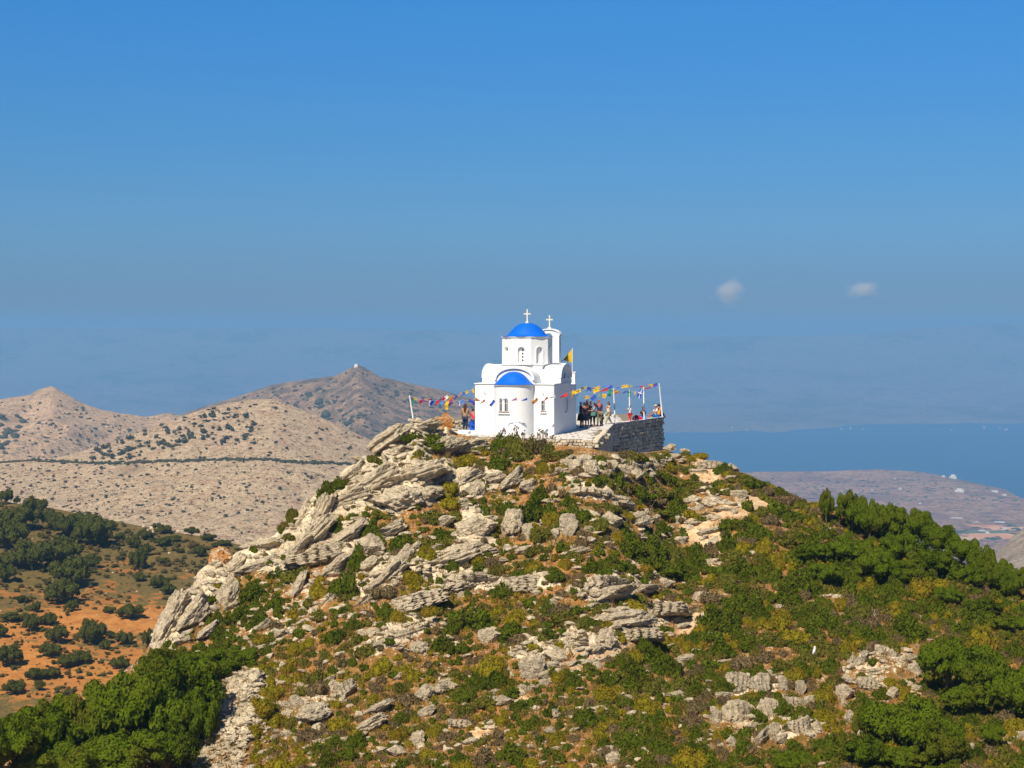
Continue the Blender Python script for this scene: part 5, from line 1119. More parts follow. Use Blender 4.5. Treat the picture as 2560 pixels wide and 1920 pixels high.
BR = []
for i in range(9):
    v, f = rock_shape(820 + i, 3, 0.06, .2, .10, 1.0, 7); v = np.sign(v) * np.abs(v) ** 0.45; v = v / np.abs(v).max(0) * .5; BR.append((v, f))
BRM = [make_mesh('stone', v, f, [M_stone], smooth=True) for v, f in BR]
for q in BRM: q.set_sharp_from_angle(angle=R(45))
def stone_run(parent, p0, p1, ztop, zbot, hs, ws, depth=.3, limit=300, stuff_name=None, slope=None, skip=0.0):
    """courses of single stones along p0-p1; those over the limit are joined"""
    d = Vector(p1) - Vector(p0); L_ = d.length; u = d.normalized(); ang = math.atan2(u.y, u.x); nr = max(1, int((ztop - zbot) / hs)); cnt = 0; rest = []
    for r_ in range(nr):
        z = ztop - (r_ + .5) * hs; s = -rp.random() * ws
        while s < L_:
            w = ws * rp.uniform(.65, 1.5); c = s + w / 2; s += w
            if c < 0 or c > L_: continue
            zt = ztop if slope is None else ztop + slope(c)
            if z + hs * .4 > zt: continue
            q = Vector(p0) + u * c; k = rp.randrange(9); hh = hs * rp.uniform(.85, 1.15)
            loc = (q.x, q.y, z + rp.uniform(-.035, .035)); rot = (rp.uniform(-.06, .06), rp.uniform(-.07, .07), ang + rp.uniform(-.08, .08)); scl = (w * 1.02, depth * rp.uniform(.9, 1.2), hh * 1.05)
            if cnt < limit: link('stone', BRM[k], parent, loc, rot, scl); cnt += 1
            else: rest.append((BR[k][0], BR[k][1], rotm(*rot) @ np.diag(scl), np.array(loc), 0))
    if rest:
        o = joined(rest, stuff_name or 'stone_rubble', [M_stone], smooth=True); o.parent = parent
TW = bpy.data.objects.new('terrace_wall', None); COL.objects.link(TW); tag(TW, 'tall rubble stone retaining wall under the right side of the terrace', 'wall')
core = MB(); 
def slab(p0, p1, off0, off1, zt, zb):
    d = (Vector(p1) - Vector(p0)).normalized(); nn = Vector((d.y, -d.x))
    V = [(*(Vector(p) + nn * o), z) for z in (zb, zt) for p in (p0, p1) for o in (off0, off1)]
    core.add(V, [(0, 2, 3, 1), (4, 5, 7, 6), (0, 1, 5, 4), (2, 6, 7, 3), (0, 4, 6, 2), (1, 3, 7, 5)])
slab(B_, C_, -.2, .02, FLOOR - .06, FLOOR - 4.2); slab(A_, B_, -.2, .02, FLOOR - .06, FLOOR - 2.5)
core.build('wall_core', M_mortar, TW)
for (p0, p1) in ((A_.lerp(B_, .62), B_), (B_, C_)):
    d_ = (Vector(p1) - Vector(p0)); L9 = d_.length; u9 = d_.normalized(); n9 = Vector((u9.y, -u9.x)); s9 = 0.0
    while s9 < L9 - .1:
        w9 = min(rp.uniform(.5, .95), L9 - s9); a9, b9 = Vector(p0) + u9 * (s9 + .01), Vector(p0) + u9 * (s9 + w9 - .01); s9 += w9; cs = MB()
        V9 = [(*(q9 + n9 * o9), z9) for z9 in (FLOOR + .03, FLOOR + .10) for q9 in (a9, b9) for o9 in (-.38, .19)]
        cs.add(V9, [(0, 2, 3, 1), (4, 5, 7, 6), (0, 1, 5, 4), (2, 6, 7, 3), (0, 4, 6, 2), (1, 3, 7, 5)]); cs.build('cap_stone', M_paving, TW)
stone_run(TW, B_, C_, FLOOR + .02, FLOOR - 3.2, .25, .43, .36, 296)
stone_run(TW, A_, B_, FLOOR + .02, FLOOR - 1.9, .24, .42, .34, 0, 'stone_rubble')
# ragged stepped end of the wall that catches the sun
EW = bpy.data.objects.new('stepped_wall_end', None); COL.objects.link(EW); tag(EW, 'sunlit stepped stone end of the terrace wall beside the paving', 'wall')
for (x, y, w, h) in [(1516, 1067, 12, 6), (1526, 1066, 10, 6), (1510, 1074, 12, 7), (1522, 1074, 13, 7), (1507, 1081, 10, 7), (1518, 1081, 12, 7), (1500, 1088, 12, 7), (1512, 1088, 12, 7), (1522, 1088, 9, 7), (1496, 1095, 12, 7), (1508, 1095, 12, 7), (1518, 1095, 9, 7), (1490, 1101, 11, 7), (1502, 1102, 12, 7), (1492, 1108, 12, 7), (1504, 1109, 10, 6)]:
    D = 115.6 - (y - 1067) * .36; P = px(x, y, D); s = D / F; link('stone', BRM[rp.randrange(9)], EW, P, (0, rp.uniform(-.08, .08), rp.uniform(-.1, .1)), (w * s * 1.05, .5, h * s * 1.08))
FW = bpy.data.objects.new('low_front_wall', None); COL.objects.link(FW); tag(FW, 'low pale dry stone wall along the front edge of the terrace', 'wall')
stone_run(FW, (2.4, 100.55), A_ + Vector((-.02, -.15)), FLOOR - .02, FLOOR - .85, .17, .26, .3)
stone_run(FW, (-2.6, 103.1), (2.3, 100.6), FLOOR - .02, FLOOR - .6, .18, .34, .3)
LW = bpy.data.objects.new('left_dry_wall', None); COL.objects.link(LW); tag(LW, 'low layered dry stone wall left of the chapel by the orange boulder', 'wall')
stone_run(LW, (-4.25, 108.9), (-2.95, 109.6), FLOOR + .62, FLOOR - .25, .13, .42, .4)
stone_run(LW, (-4.1, 107.4), (-3.2, 107.4), FLOOR + .10, FLOOR - .5, .14, .42, .4)
m = MB(); m.box(-3.35, -2.15, 106.2, 107.6, FLOOR - .3, FLOOR + .16); tag(m.build('white_step', M_white, bevel=.03), 'low whitewashed step against the left side of the chapel', 'step')

# ------------------------------------------------------------------ poles and bunting
M_pole = plain('white_pole_paint', (0.78, 0.77, 0.74), 0.5, 0.08, 8)
M_cord = plain('cord', (0.55, 0.55, 0.55), 0.8)
def pole(p0, p1, r, label):
    a, b = Vector(p0), Vector(p1); m_ = MB(); m_.tube([a, (a + b) / 2, b], [r, r * .95, r * .85], 10); o = m_.build('flag_pole', M_pole, smooth=True)
    k = MB(); k.tube([b, b + Vector((0, 0, .03))], [r * 1.25, r * .6], 10); k.build('pole_cap', M_pole, o, smooth=True)
    tag(o, label, 'pole', 'white poles that carry the bunting'); return b
gp = Vector(ground(1038, 1082)[0][0])
PL = pole(px(1037, 1076, 100.6), px(1024, 990, 100.6), .045, 'leaning white pole on the rock crest left of the chapel')
def wallpt(xp):                              # distance of the wall's face at a pixel column
    u = (xp - CX) / F; t = (B_.x - u * B_.y) / (u * (C_.y - B_.y) - (C_.x - B_.x)); return B_.y + (C_.y - B_.y) * t - .35
PR = []
for i, (xt, yt, xb, yb, lab) in enumerate([(1534, 972, 1540, 1103, 'white pole at the near left end of the terrace wall'), (1573, 976, 1577, 1108, 'white pole of the terrace wall beside the child in red trousers'), (1609, 968, 1611, 1085, 'white pole of the terrace wall in front of the seated woman in blue'), (1648, 960, 1657, 1052, 'leaning white pole at the far right corner of the terrace')]):
    D = max(wallpt(xb), 115.4); PR.append(pole(px(xb, yb, D), px(xt, yt, D), .05, lab))
FC = {'red': (0.62, 0.02, 0.03), 'blue': (0.03, 0.08, 0.50), 'yellow': (0.72, 0.46, 0.01), 'orange': (0.70, 0.17, 0.02), 'green': (0.01, 0.26, 0.16), 'purple': (0.18, 0.05, 0.32), 'pink': (0.55, 0.22, 0.48), 'white': (0.72, 0.72, 0.76), 'skyblue': (0.08, 0.25, 0.68), 'brown': (0.42, 0.17, 0.04), 'crimson': (0.42, 0.01, 0.08)}
def mat_cloth(k, c):
    m, nt, b = nodes(k + '_cloth'); b.inputs['Base Color'].default_value = (*c, 1); b.inputs['Roughness'].default_value = .8
    n_ = noise(nt, 30, 3, .5, nt.nodes.new('ShaderNodeTexCoord').outputs['Object']); r = ramp(nt, n_, [(.3, tuple(x * .85 for x in c)), (.7, c)]); nt.links.new(r.outputs[0], b.inputs['Base Color']); return m
MF = {k: mat_cloth(k, c) for k, c in FC.items()}
def flag_mesh(col, w, l, seed, tri=False, cross_=False):
    rr = random.Random(seed); V, Fs, M_ = [], [], []; nu, nv = 8, 5; ph = rr.uniform(0, 6)
    for j in range(nv + 1):
        for i in range(nu + 1):
            u, v = i / nu, j / nv; ww = (1 - u * .92) if tri else 1
            V.append((l * u, .10 * l * math.sin(u * 7 + ph + v) * u + .03 * math.sin(v * 9), -w * (v - .5) * ww - .10 * l * u * u + .05 * l * math.sin(u * 5 + ph)))
    for j in range(nv):
        for i in range(nu):
            Fs.append((j * (nu + 1) + i, j * (nu + 1) + i + 1, (j + 1) * (nu + 1) + i + 1, (j + 1) * (nu + 1) + i)); M_.append(1 if cross_ and (j == 2 or i == 3) else 0)
    return make_mesh('pennant', V, Fs, [MF[col]] + ([MF['white']] if cross_ else []), smooth=True, midx=M_)
def bunting(pts, flags, label):
    """pts: world points of the cord; flags: (pixel x, colour, width, length, heading degrees, tip down degrees)"""
    pts = [Vector(p) for p in pts]; ln = []
    for i in range(len(pts) - 1):
        for t in np.linspace(0, 1, 9)[:(-1 if i < len(pts) - 2 else None)]: q = pts[i].lerp(pts[i + 1], float(t)); q.z -= .10 * 4 * t * (1 - t); ln.append(q)
    e = bpy.data.objects.new('bunting', None); COL.objects.link(e); tag(e, label, 'bunting', 'strings of bunting round the chapel')
    c = MB(); c.tube(ln, .006, 5); c.build('cord', M_cord, e)
    xsn = [CX + F * p.x / p.y for p in ln]
    for k, f in enumerate(flags):
        x, col, w, l, hd, dn = f[:6]; i = max(0, min(len(ln) - 2, next((j for j in range(len(ln) - 1) if xsn[j] <= x <= xsn[j + 1]), len(ln) - 2))); t = (x - xsn[i]) / (xsn[i + 1] - xsn[i] + 1e-9); q = ln[i].lerp(ln[i + 1], max(0, min(1, t)))
        o = link('pennant', flag_mesh(col, w * .82, l * .85, int(x * 7 + k), rnd.random() < .45, len(f) > 6), e, q, (0, R(dn), R(hd)))
        if len(f) > 6: o['label'] = 'blue pennant with a white cross'
fl = lambda xs_, cols: [(x, c, rnd.uniform(.16, .28), rnd.uniform(.34, .55), rnd.choice((165, 190, 200, 150, 15)), rnd.uniform(15, 62)) for x, c in zip(xs_, cols)]
hookL, hookR = px(1187, 967, 106.1), px(1430, 972, 112.0)
bunting([PL, px(1075, 996, 101.8), px(1120, 990, 103.5), px(1155, 983, 105), hookL], fl([1030, 1040, 1052, 1066, 1080, 1092, 1104, 1112, 1120, 1128, 1136, 1143, 1155, 1163, 1172, 1180], ['purple', 'yellow', 'blue', 'yellow', 'crimson', 'green', 'purple', 'red', 'white', 'yellow', 'orange', 'blue', 'yellow', 'blue', 'yellow', 'yellow']), 'upper bunting string from the leaning pole up to the chapel roof corner')
acr = [(1022, 'green', .3, .55, 170, 75), (1034, 'green', .2, .6, 175, 80), (1060, 'blue', .2, .4, 190, 40), (1058, 'red', .3, .42, 175, 30), (1075, 'white', .12, .45, 170, 75), (1085, 'blue', .25, .4, 190, 50), (1096, 'red', .25, .5, 175, 55), (1106, 'skyblue', .2, .5, 170, 70), (1118, 'yellow', .25, .6, 172, 80), (1132, 'red', .35, .4, 180, 15), (1128, 'blue', .2, .45, 170, 70), (1150, 'white', .1, .4, 180, 80), (1160, 'skyblue', .25, .45, 185, 15), (1172, 'blue', .2, .5, 10, 25)]
acr += [(1188, 'brown', .28, .36, 10, 10), (1212, 'red', .16, .46, 172, 35), (1236, 'blue', .20, .50, 172, 50), (1262, 'skyblue', .08, .40, 180, 5), (1292, 'pink', .24, .42, 176, 22), (1318, 'blue', .20, .46, 176, 18), (1344, 'brown', .22, .50, 172, 40), (1370, 'red', .18, .44, 174, 30), (1388, 'white', .16, .36, 180, 15)]
bunting([PL + Vector((0, 0, -.06)), px(1100, 1000, 101.8), px(1188, 998, 102.7), px(1300, 995, 102.9), px(1392, 990, 103.4), px(1432, 976, 106.5), px(1470, 968, 110), PR[0]], acr + [(1418, 'red', .32, .60, 172, 25), (1436, 'yellow', .30, .55, 176, 60), (1452, 'yellow', .24, .50, 170, 20), (1447, 'yellow', .25, .3, 90, 20), (1478, 'blue', .2, .5, 176, 25), (1468, 'blue', .2, .5, 30, 25), (1498, 'yellow', .3, .5, 172, 18), (1520, 'red', .30, .7, 174, 8)], 'long bunting string crossing in front of the chapel apse')
bunting([hookR, px(1470, 968, 114), px(1520, 963, 118), px(1570, 964, 121), PR[3]], [(1440, 'blue', .3, .4, 170, 20), (1452, 'white', .15, .3, 175, 30), (1470, 'yellow', .14, .55, 178, 5), (1488, 'orange', .12, .4, 178, 8), (1500, 'yellow', .22, .5, 176, 8), (1518, 'skyblue', .3, .4, 172, 15), (1530, 'blue', .32, .5, 172, 25), (1552, 'skyblue', .28, .4, 172, 20), (1570, 'yellow', .24, .55, 175, 10), (1580, 'yellow', .12, .4, 178, 5), (1600, 'skyblue', .16, .5, 175, 6), (1612, 'red', .14, .5, 178, 8), (1632, 'yellow', .24, .5, 176, -5), (1644, 'blue', .28, .4, 172, 20), (1638, 'crimson', .14, .5, 178, 4)], 'upper bunting string above the people on the right of the chapel')
bunting([PR[0], px(1552, 978, 116.5), PR[1], px(1592, 976, 119), PR[2], px(1630, 968, 122.5), PR[3]], [(1541, 'brown', .28, .5, 175, 12), (1548, 'crimson', .18, .4, 176, 25), (1546, 'yellow', .22, .42, 175, 5), (1566, 'blue', .18, .4, 176, 10), (1574, 'green', .3, .45, 200, 80), (1572, 'skyblue', .16, .4, 174, 10), (1588, 'yellow', .12, .6, 172, 75), (1604, 'blue', .34, .75, 172, 68, 1), (1618, 'red', .16, .4, 176, 5), (1628, 'crimson', .12, .4, 178, 5)], 'lower bunting string tied between the poles of the terrace wall')
bunting([px(1440, 983, 113.5), px(1470, 991, 114), px(1500, 986, 115), PR[0]], [(1445, 'skyblue', .2, .3, 176, 10), (1474, 'yellow', .22, .42, 178, 8), (1490, 'blue', .30, .42, 178, 25), (1492, 'green', .16, .3, 178, 10), (1500, 'yellow', .3, .3, 100, 60), (1512, 'yellow', .34, .34, 160, 75), (1528, 'skyblue', .16, .5, 176, 35)], 'sagging bunting string over the group by the chapel')
# the yellow church flag
fp0, fp1 = px(1430.5, 950, 112.2), px(1431, 869, 112.2); m = MB(); m.tube([fp0, fp1], .022, 8)
fo = m.build('flag_pole', M_pole); tag(fo, 'thin white flagpole behind the chapel flying a yellow flag', 'pole')
V, Fs = [], []
for j in range(9):
    for i in range(9):
        u, v = i / 8, j / 8; L2 = (0.10 + .90 * (v ** .8)) * .72 if False else .70
        V.append((-L2 * u, .09 * math.sin(u * 6 + v * 2), -(.95 * v * (1 - .35 * u)) - .75 * u * (1 - v) ** 1.0 - .12 * u * u))
for j in range(8):
    for i in range(8): Fs.append((j * 9 + i, j * 9 + i + 1, (j + 1) * 9 + i + 1, (j + 1) * 9 + i))
eag = [1 if (5 <= i <= 6 and 2 <= j <= 5) or (i in (4, 7) and j in (2, 3)) else 0 for j in range(8) for i in range(8)]
fl_o = link('flag_cloth', make_mesh('flag_cloth', V, Fs, [MF['yellow'], plain('black_emblem', (0.10, 0.06, 0.01), .8)], smooth=True, midx=eag), None, Vector(fp1) + Vector((0, 0, -.08))); fl_o.parent = fo

# ------------------------------------------------------------------ people
SKIN = plain('skin', (0.42, 0.22, 0.14), 0.6, 0.05); SKIN_T = plain('tanned_skin', (0.34, 0.15, 0.08), 0.6, 0.05)
cl_cache = {}
def cloth(c):
    if c not in cl_cache: cl_cache[c] = plain('garment', c, .85, .12, 9, .2)
    return cl_cache[c]
def skin_mesh(name, V, Ed, rad, mat, parent, sub=2):
    me = bpy.data.meshes.new(name); me.from_pydata(V, Ed, []); o = bpy.data.objects.new(name, me); COL.objects.link(o)
    o.modifiers.new('skin', 'SKIN').use_smooth_shade = True
    if not me.skin_vertices: 
        me.skin_vertices  # layer is made by the modifier below when it is missing
    for i, r in enumerate(rad):
        sv = me.skin_vertices[0].data[i]; sv.radius = (r, r) if not isinstance(r, tuple) else r; sv.use_root = (i == 0)
    sm = o.modifiers.new('sub', 'SUBSURF'); sm.levels = sub; sm.render_levels = sub
    dg = bpy.context.evaluated_depsgraph_get(); ne = bpy.data.meshes.new_from_object(o.evaluated_get(dg)); bpy.data.objects.remove(o); ne.name = name
    ne.materials.clear(); ne.materials.append(mat); ne.polygons.foreach_set('material_index', np.zeros(len(ne.polygons), np.int32)); ne.polygons.foreach_set('use_smooth', np.ones(len(ne.polygons), bool))
    return link(name, ne, parent)
def person(x, yfeet, D, H, face, label, top, bottom, hair, hairlen=0.1, pose='stand', kind='trousers', arms=((12, 8), (12, 8)), hat=None, skin=SKIN, sleeve=.45, step=0.0, zfix=None, shoes=(0.08, 0.06, 0.05), bag=None, lean=0):
    """face: heading in degrees, 0 looks at the camera, 90 looks to the right; arms: (forward swing, elbow bend) for left and right"""
    e = bpy.data.objects.new('person', None); COL.objects.link(e); P = px(x, yfeet, D); e.location = (P[0], P[1], FLOOR + .01 if zfix is None else zfix); e.rotation_euler = (0, 0, R(face)); tag(e, label, 'person')
    sit = pose == 'sit'; hz_ = (.10 if sit else .50) * H; J = {}
    up = lambda dz, dy=0: (0, dy * H, hz_ + dz * H)
    ln_ = math.tan(R(lean))
    J['pel'] = up(.0); J['spi'] = up(.12, -.12 * ln_); J['che'] = up(.24, -.24 * ln_); J['nec'] = up(.335, -.335 * ln_); J['hd0'] = up(.375, -.38 * ln_ - .005); J['hd1'] = up(.425, -.43 * ln_ - .012); J['hd2'] = up(.465, -.46 * ln_ - .008)
    rad = {'pel': (.085 * H, .062 * H), 'spi': (.070 * H, .052 * H), 'che': (.085 * H, .060 * H), 'nec': .030 * H, 'hd0': .038 * H, 'hd1': (.050 * H, .056 * H), 'hd2': (.040 * H, .046 * H)}
    ed = [('pel', 'spi'), ('spi', 'che'), ('che', 'nec'), ('nec', 'hd0'), ('hd0', 'hd1'), ('hd1', 'hd2')]
    for s, n_ in ((-1, 'l'), (1, 'r')):
        fw, el = arms[0 if s < 0 else 1]; sh = Vector((s * .105 * H, J['che'][1], hz_ + .295 * H)); ua, fa = .17 * H, .15 * H
        d1 = Vector((s * .16, -math.sin(R(fw)), -math.cos(R(fw)))).normalized(); d2 = Vector((-s * .10 * (el > 40), -math.sin(R(fw + el)), -math.cos(R(fw + el)))).normalized()
        J['sh' + n_] = tuple(sh); J['el' + n_] = tuple(sh + d1 * ua); J['wr' + n_] = tuple(sh + d1 * ua + d2 * fa); J['ha' + n_] = tuple(sh + d1 * ua + d2 * (fa + .045 * H))
        rad.update({'sh' + n_: .036 * H, 'el' + n_: .025 * H, 'wr' + n_: .016 * H, 'ha' + n_: (.020 * H, .011 * H)}); ed += [('che', 'sh' + n_), ('sh' + n_, 'el' + n_), ('el' + n_, 'wr' + n_), ('wr' + n_, 'ha' + n_)]
        hp = Vector((s * .052 * H, 0, hz_ - .02 * H)); st = step * s
        if sit: kn = hp + Vector((s * .04 * H, -.21 * H, .12 * H)); an = kn + Vector((s * .01 * H, -.13 * H, -.17 * H)); an.z = max(an.z, .03 * H)
        else: kn = hp + Vector((s * .006 * H, -math.sin(st) * .23 * H - .012 * H, -.225 * H)); an = Vector((s * .058 * H, -math.sin(st) * .44 * H + (.03 * H if st < 0 else 0), .045 * H + (.03 * H if st < -.1 else 0)))
        J['hp' + n_] = tuple(hp); J['kn' + n_] = tuple(kn); J['an' + n_] = tuple(an); J['to' + n_] = (an.x + s * .01 * H, an.y - .085 * H, max(an.z - .025 * H, .018 * H))
        rad.update({'hp' + n_: .056 * H, 'kn' + n_: .036 * H, 'an' + n_: .021 * H, 'to' + n_: (.024 * H, .014 * H)}); ed += [('pel', 'hp' + n_), ('hp' + n_, 'kn' + n_), ('kn' + n_, 'an' + n_), ('an' + n_, 'to' + n_)]
    ks = list(J); ix = {k: i for i, k in enumerate(ks)}
    body = skin_mesh('body', [J[k] for k in ks], [(ix[a], ix[b]) for a, b in ed], [rad[k] for k in ks], skin, e)
    # fingers and face joined into the body mesh
    f = MB()
    for n_, s in (('l', -1), ('r', 1)):
        w = Vector(J['wr' + n_]); h = Vector(J['ha' + n_]); d = (h - w).normalized(); sd2 = Vector((0, 1, 0)) if abs(d.y) < .7 else Vector((1, 0, 0)); sd2 = (sd2 - d * sd2.dot(d)).normalized()
        for q in range(4): b0 = h + sd2 * (q - 1.5) * .011 * H; L3 = (.038, .044, .041, .031)[q] * H; f.tube([b0 - d * .01 * H, b0 + d * L3 * .5, b0 + d * L3 + Vector((-s * .006 * H, 0, 0))], [.0055 * H, .005 * H, .0035 * H], 5)
        f.tube([w + d * .012 * H, w + d * .03 * H - sd2 * .025 * H, w + d * .05 * H - sd2 * .030 * H], [.007 * H, .006 * H, .004 * H], 5)
    hd = Vector(J['hd1']); hr = .048 * H
    f.add([tuple(hd + Vector(v) * hr) for v in ((-.14, -1.0, -.25), (.14, -1.0, -.25), (0, -1.45, -.2), (0, -1.0, .25))], [(0, 1, 2), (0, 2, 3), (1, 3, 2)])
    for s in (-1, 1): f.box(*sorted((hd.x + s * hr * 1.0, hd.x + s * hr * 1.18)), hd.y - hr * .2, hd.y + hr * .25, hd.z - hr * .3, hd.z + hr * .25)
    fo_ = f.build('x', skin); bm = bmesh.new(); bm.from_mesh(body.data); bm.from_mesh(fo_.data); bm.to_mesh(body.data); bm.free(); bpy.data.objects.remove(fo_)
    ey = MB(); 
    for s in (-1, 1): ey.box(hd.x + s * hr * .42 - hr * .13, hd.x + s * hr * .42 + hr * .13, hd.y - hr * 1.16, hd.y - hr * 1.0, hd.z + hr * .08, hd.z + hr * .24)
    ey.box(hd.x - hr * .3, hd.x + hr * .3, hd.y - hr * 1.14, hd.y - hr * .98, hd.z - hr * .62, hd.z - hr * .50); ey.build('face', cloth((0.10, 0.04, 0.03)), e)
    def garment(name, keys, fac, col, extra=None):
        kk = [k for k in keys if k in J or (extra and k in extra)]; pos_ = {**J, **(extra or {})}; rr_ = {**rad}
        for k in (extra or {}): rr_[k] = .030 * H
        kk2 = {k: i for i, k in enumerate(kk)}; chain = [(a, b) for a, b in ed if a in kk2 and b in kk2]
        for k in (extra or {}): chain.append(({'sle': 'shl', 'sre': 'shr'}[k], k))
        g = lambda r: tuple(q * fac for q in r) if isinstance(r, tuple) else r * fac
        return skin_mesh(name, [pos_[k] for k in kk], [(kk2[a], kk2[b]) for a, b in chain], [g(rr_[k]) for k in kk], cloth(col), e)
    lerp = lambda a, b, t: tuple(Vector(J[a]).lerp(Vector(J[b]), t))
    ex = {'sle': lerp('shl', 'ell', sleeve * 1.6 if sleeve < 1 else 1), 'sre': lerp('shr', 'elr', sleeve * 1.6 if sleeve < 1 else 1)} if sleeve > 0 else None
    garment('shirt', ['pel', 'spi', 'che', 'shl', 'shr'] + (['sle', 'sre'] if ex else []), 1.14, top, ex)
    if kind == 'trousers': garment('trousers', ['pel', 'hpl', 'knl', 'anl', 'hpr', 'knr', 'anr'], 1.28, bottom)
    elif kind == 'shorts': garment('shorts', ['pel', 'hpl', 'knl', 'hpr', 'knr'], 1.30, bottom)
    else:
        g = MB(); zz = [(.088, .03), (.115, -.04), (.13, -.14), (.15, -.24 if kind == 'dress' else -.22)]
        g.lathe([(r * H, hz_ + dz * H) for r, dz in zz], 20); g.build('skirt', cloth(bottom), e, smooth=True, angle=180)
    g = MB(); 
    for n_ in 'lr': a, b = Vector(J['an' + n_]), Vector(J['to' + n_]); g.tube([a + Vector((0, .03 * H, -.030 * H)), (a + b) / 2 + Vector((0, 0, -.012 * H)), b + Vector((0, -.02 * H, 0))], [.022 * H, .027 * H, .017 * H], 8)
    g.build('shoe', cloth(shoes), e, smooth=True)
    if hair:
        v, f_ = ICO[3]; p = v * (1 + .05 * fbm(v * 3, 2, 1))[:, None]; p = p * np.array([1.16, 1.16, 1.12]) * hr
        cut = (v[:, 1] < -.35) & (v[:, 2] < .45); p[cut] *= .72
        low = (v[:, 2] < -.2) & (v[:, 1] > -.3); p[low, 2] -= hairlen * H * np.clip(-v[low, 2], 0, 1) * 1.3; p[low, :2] *= np.array([1.05, 1.0])
        if hairlen > .1: back_ = low; p[back_, 1] += .03 * H
        p += np.array(hd) + np.array([0, .008 * H, .018 * H]); link('hair', make_mesh('hair', p, f_, [cloth(hair)], smooth=True), e)
    if hat:
        g = MB(); g.lathe([(0, hd.z + hr * 1.55), (hr * .8, hd.z + hr * 1.4), (hr * 1.2, hd.z + hr * .8), (hr * 1.25, hd.z + hr * .45)], 16, hd.x, hd.y)
        g.add([(hd.x - hr, hd.y - hr * .8, hd.z + hr * .55), (hd.x + hr, hd.y - hr * .8, hd.z + hr * .55), (hd.x + hr * .8, hd.y - hr * 2.2, hd.z + hr * .45), (hd.x - hr * .8, hd.y - hr * 2.2, hd.z + hr * .45), (hd.x - hr, hd.y - hr * .8, hd.z + hr * .48), (hd.x + hr, hd.y - hr * .8, hd.z + hr * .48), (hd.x + hr * .8, hd.y - hr * 2.2, hd.z + hr * .40), (hd.x - hr * .8, hd.y - hr * 2.2, hd.z + hr * .40)], [(0, 1, 2, 3), (7, 6, 5, 4), (0, 4, 5, 1), (1, 5, 6, 2), (2, 6, 7, 3), (3, 7, 4, 0)])
        g.build('cap', cloth(hat), e, smooth=True)
    return e, J
BLK, NAVY = (0.012, 0.012, 0.018), (0.02, 0.03, 0.07)
def fy(D): return HY - FLOOR / D * F
person(1163, 0, 109.0, 1.72, 172, 'woman with very long brown hair in tan top left of the chapel, seen from behind', (0.36, 0.24, 0.13), (0.02, 0.03, 0.08), (0.07, 0.02, 0.015), .22, arms=((20, 60), (10, 20)), sleeve=.3, skin=SKIN_T)
person(1184, 0, 108.2, 1.45, 200, 'person in a pink shirt half hidden behind the left chapel wall', (0.62, 0.03, 0.08), (0.02, 0.06, 0.18), (0.04, 0.02, 0.02), .03, arms=((40, 40), (30, 20)), lean=12)
person(1174, 0, 108.8, 0.95, 150, 'small dark haired child between the long haired woman and the chapel', (0.10, 0.22, 0.25), (0.05, 0.10, 0.16), (0.02, 0.015, 0.015), .03)
person(1452, 0, 112.9, 1.74, 100, 'person in black with a blue cap at the chapel wall edge', BLK, BLK, (0.02, 0.015, 0.015), .02, kind='dress', hat=(0.02, 0.12, 0.55), skin=SKIN_T)
person(1461, 0, 113.4, 1.66, 195, 'woman in a dark navy dress with bare legs, back to the camera', NAVY, NAVY, (0.03, 0.02, 0.02), .04, kind='dress', skin=SKIN_T)
person(1468, 0, 114.6, 1.74, 215, 'woman with curly reddish brown hair in a black dress', BLK, BLK, (0.16, 0.05, 0.025), .10, kind='dress', skin=SKIN_T)
person(1477, 0, 115.2, 1.66, 90, 'dark clothed person standing behind the curly haired woman', (0.03, 0.02, 0.03), (0.02, 0.02, 0.025), (0.05, 0.02, 0.02), .05)
eb, J_ = person(1486, 0, 114.0, 1.60, -95, 'short haired woman in pale teal blouse and black trousers with folded arms', (0.30, 0.40, 0.40), BLK, (0.025, 0.012, 0.015), .02, arms=((15, 85), (20, 80)), sleeve=.4, skin=SKIN_T)
g = MB(); g.box(-.16, .16, -.05, .06, .72, .98); b_ = g.build('handbag', cloth((0.10, 0.22, 0.22)), bevel=.04, loc=px(1483, 1037, 113.6)); b_.location.z = FLOOR; tag(b_, 'teal handbag hanging at the hip of the short haired woman', 'bag')
g = MB(); g.tube([(-.12, 0, .98), (-.04, 0, 1.25), (.06, .06, 1.32)], .012, 6); g.build('strap', cloth((0.06, 0.12, 0.12)), b_)
person(1498, 0, 115.0, 1.80, -160, 'bald man in a dark navy shirt and khaki trousers looking down', (0.04, 0.035, 0.10), (0.22, 0.19, 0.10), None, 0, arms=((5, 15), (12, 50)), skin=plain('sunburnt_skin', (0.50, 0.12, 0.08), .6), lean=4)
person(1505, 0, 115.8, 1.0, 60, 'small child in dark blue behind the legs of the bald man', (0.03, 0.03, 0.08), (0.03, 0.04, 0.12), (0.03, 0.02, 0.02), .02)
person(1521, 0, 115.6, 1.60, -62, 'girl with long brown hair in a white top and khaki trousers, walking', (0.70, 0.68, 0.58), (0.32, 0.32, 0.20), (0.09, 0.025, 0.02), .22, arms=((25, 40), (-10, 20)), step=.42, sleeve=.1, skin=SKIN_T)
person(1575, 0, 119.2, 1.22, -75, 'child in a white shirt and red trousers with one arm stretched out', (0.75, 0.72, 0.72), (0.60, 0.01, 0.03), (0.04, 0.015, 0.015), .02, arms=((65, 10), (-15, 10)), skin=SKIN_T)
person(1608, 0, 122.6, 1.60, 205, 'woman seated on the terrace edge in a dark top and bright blue trousers', (0.03, 0.02, 0.035), (0.02, 0.20, 0.70), (0.10, 0.03, 0.02), .14, pose='sit', arms=((20, 30), (20, 30)))
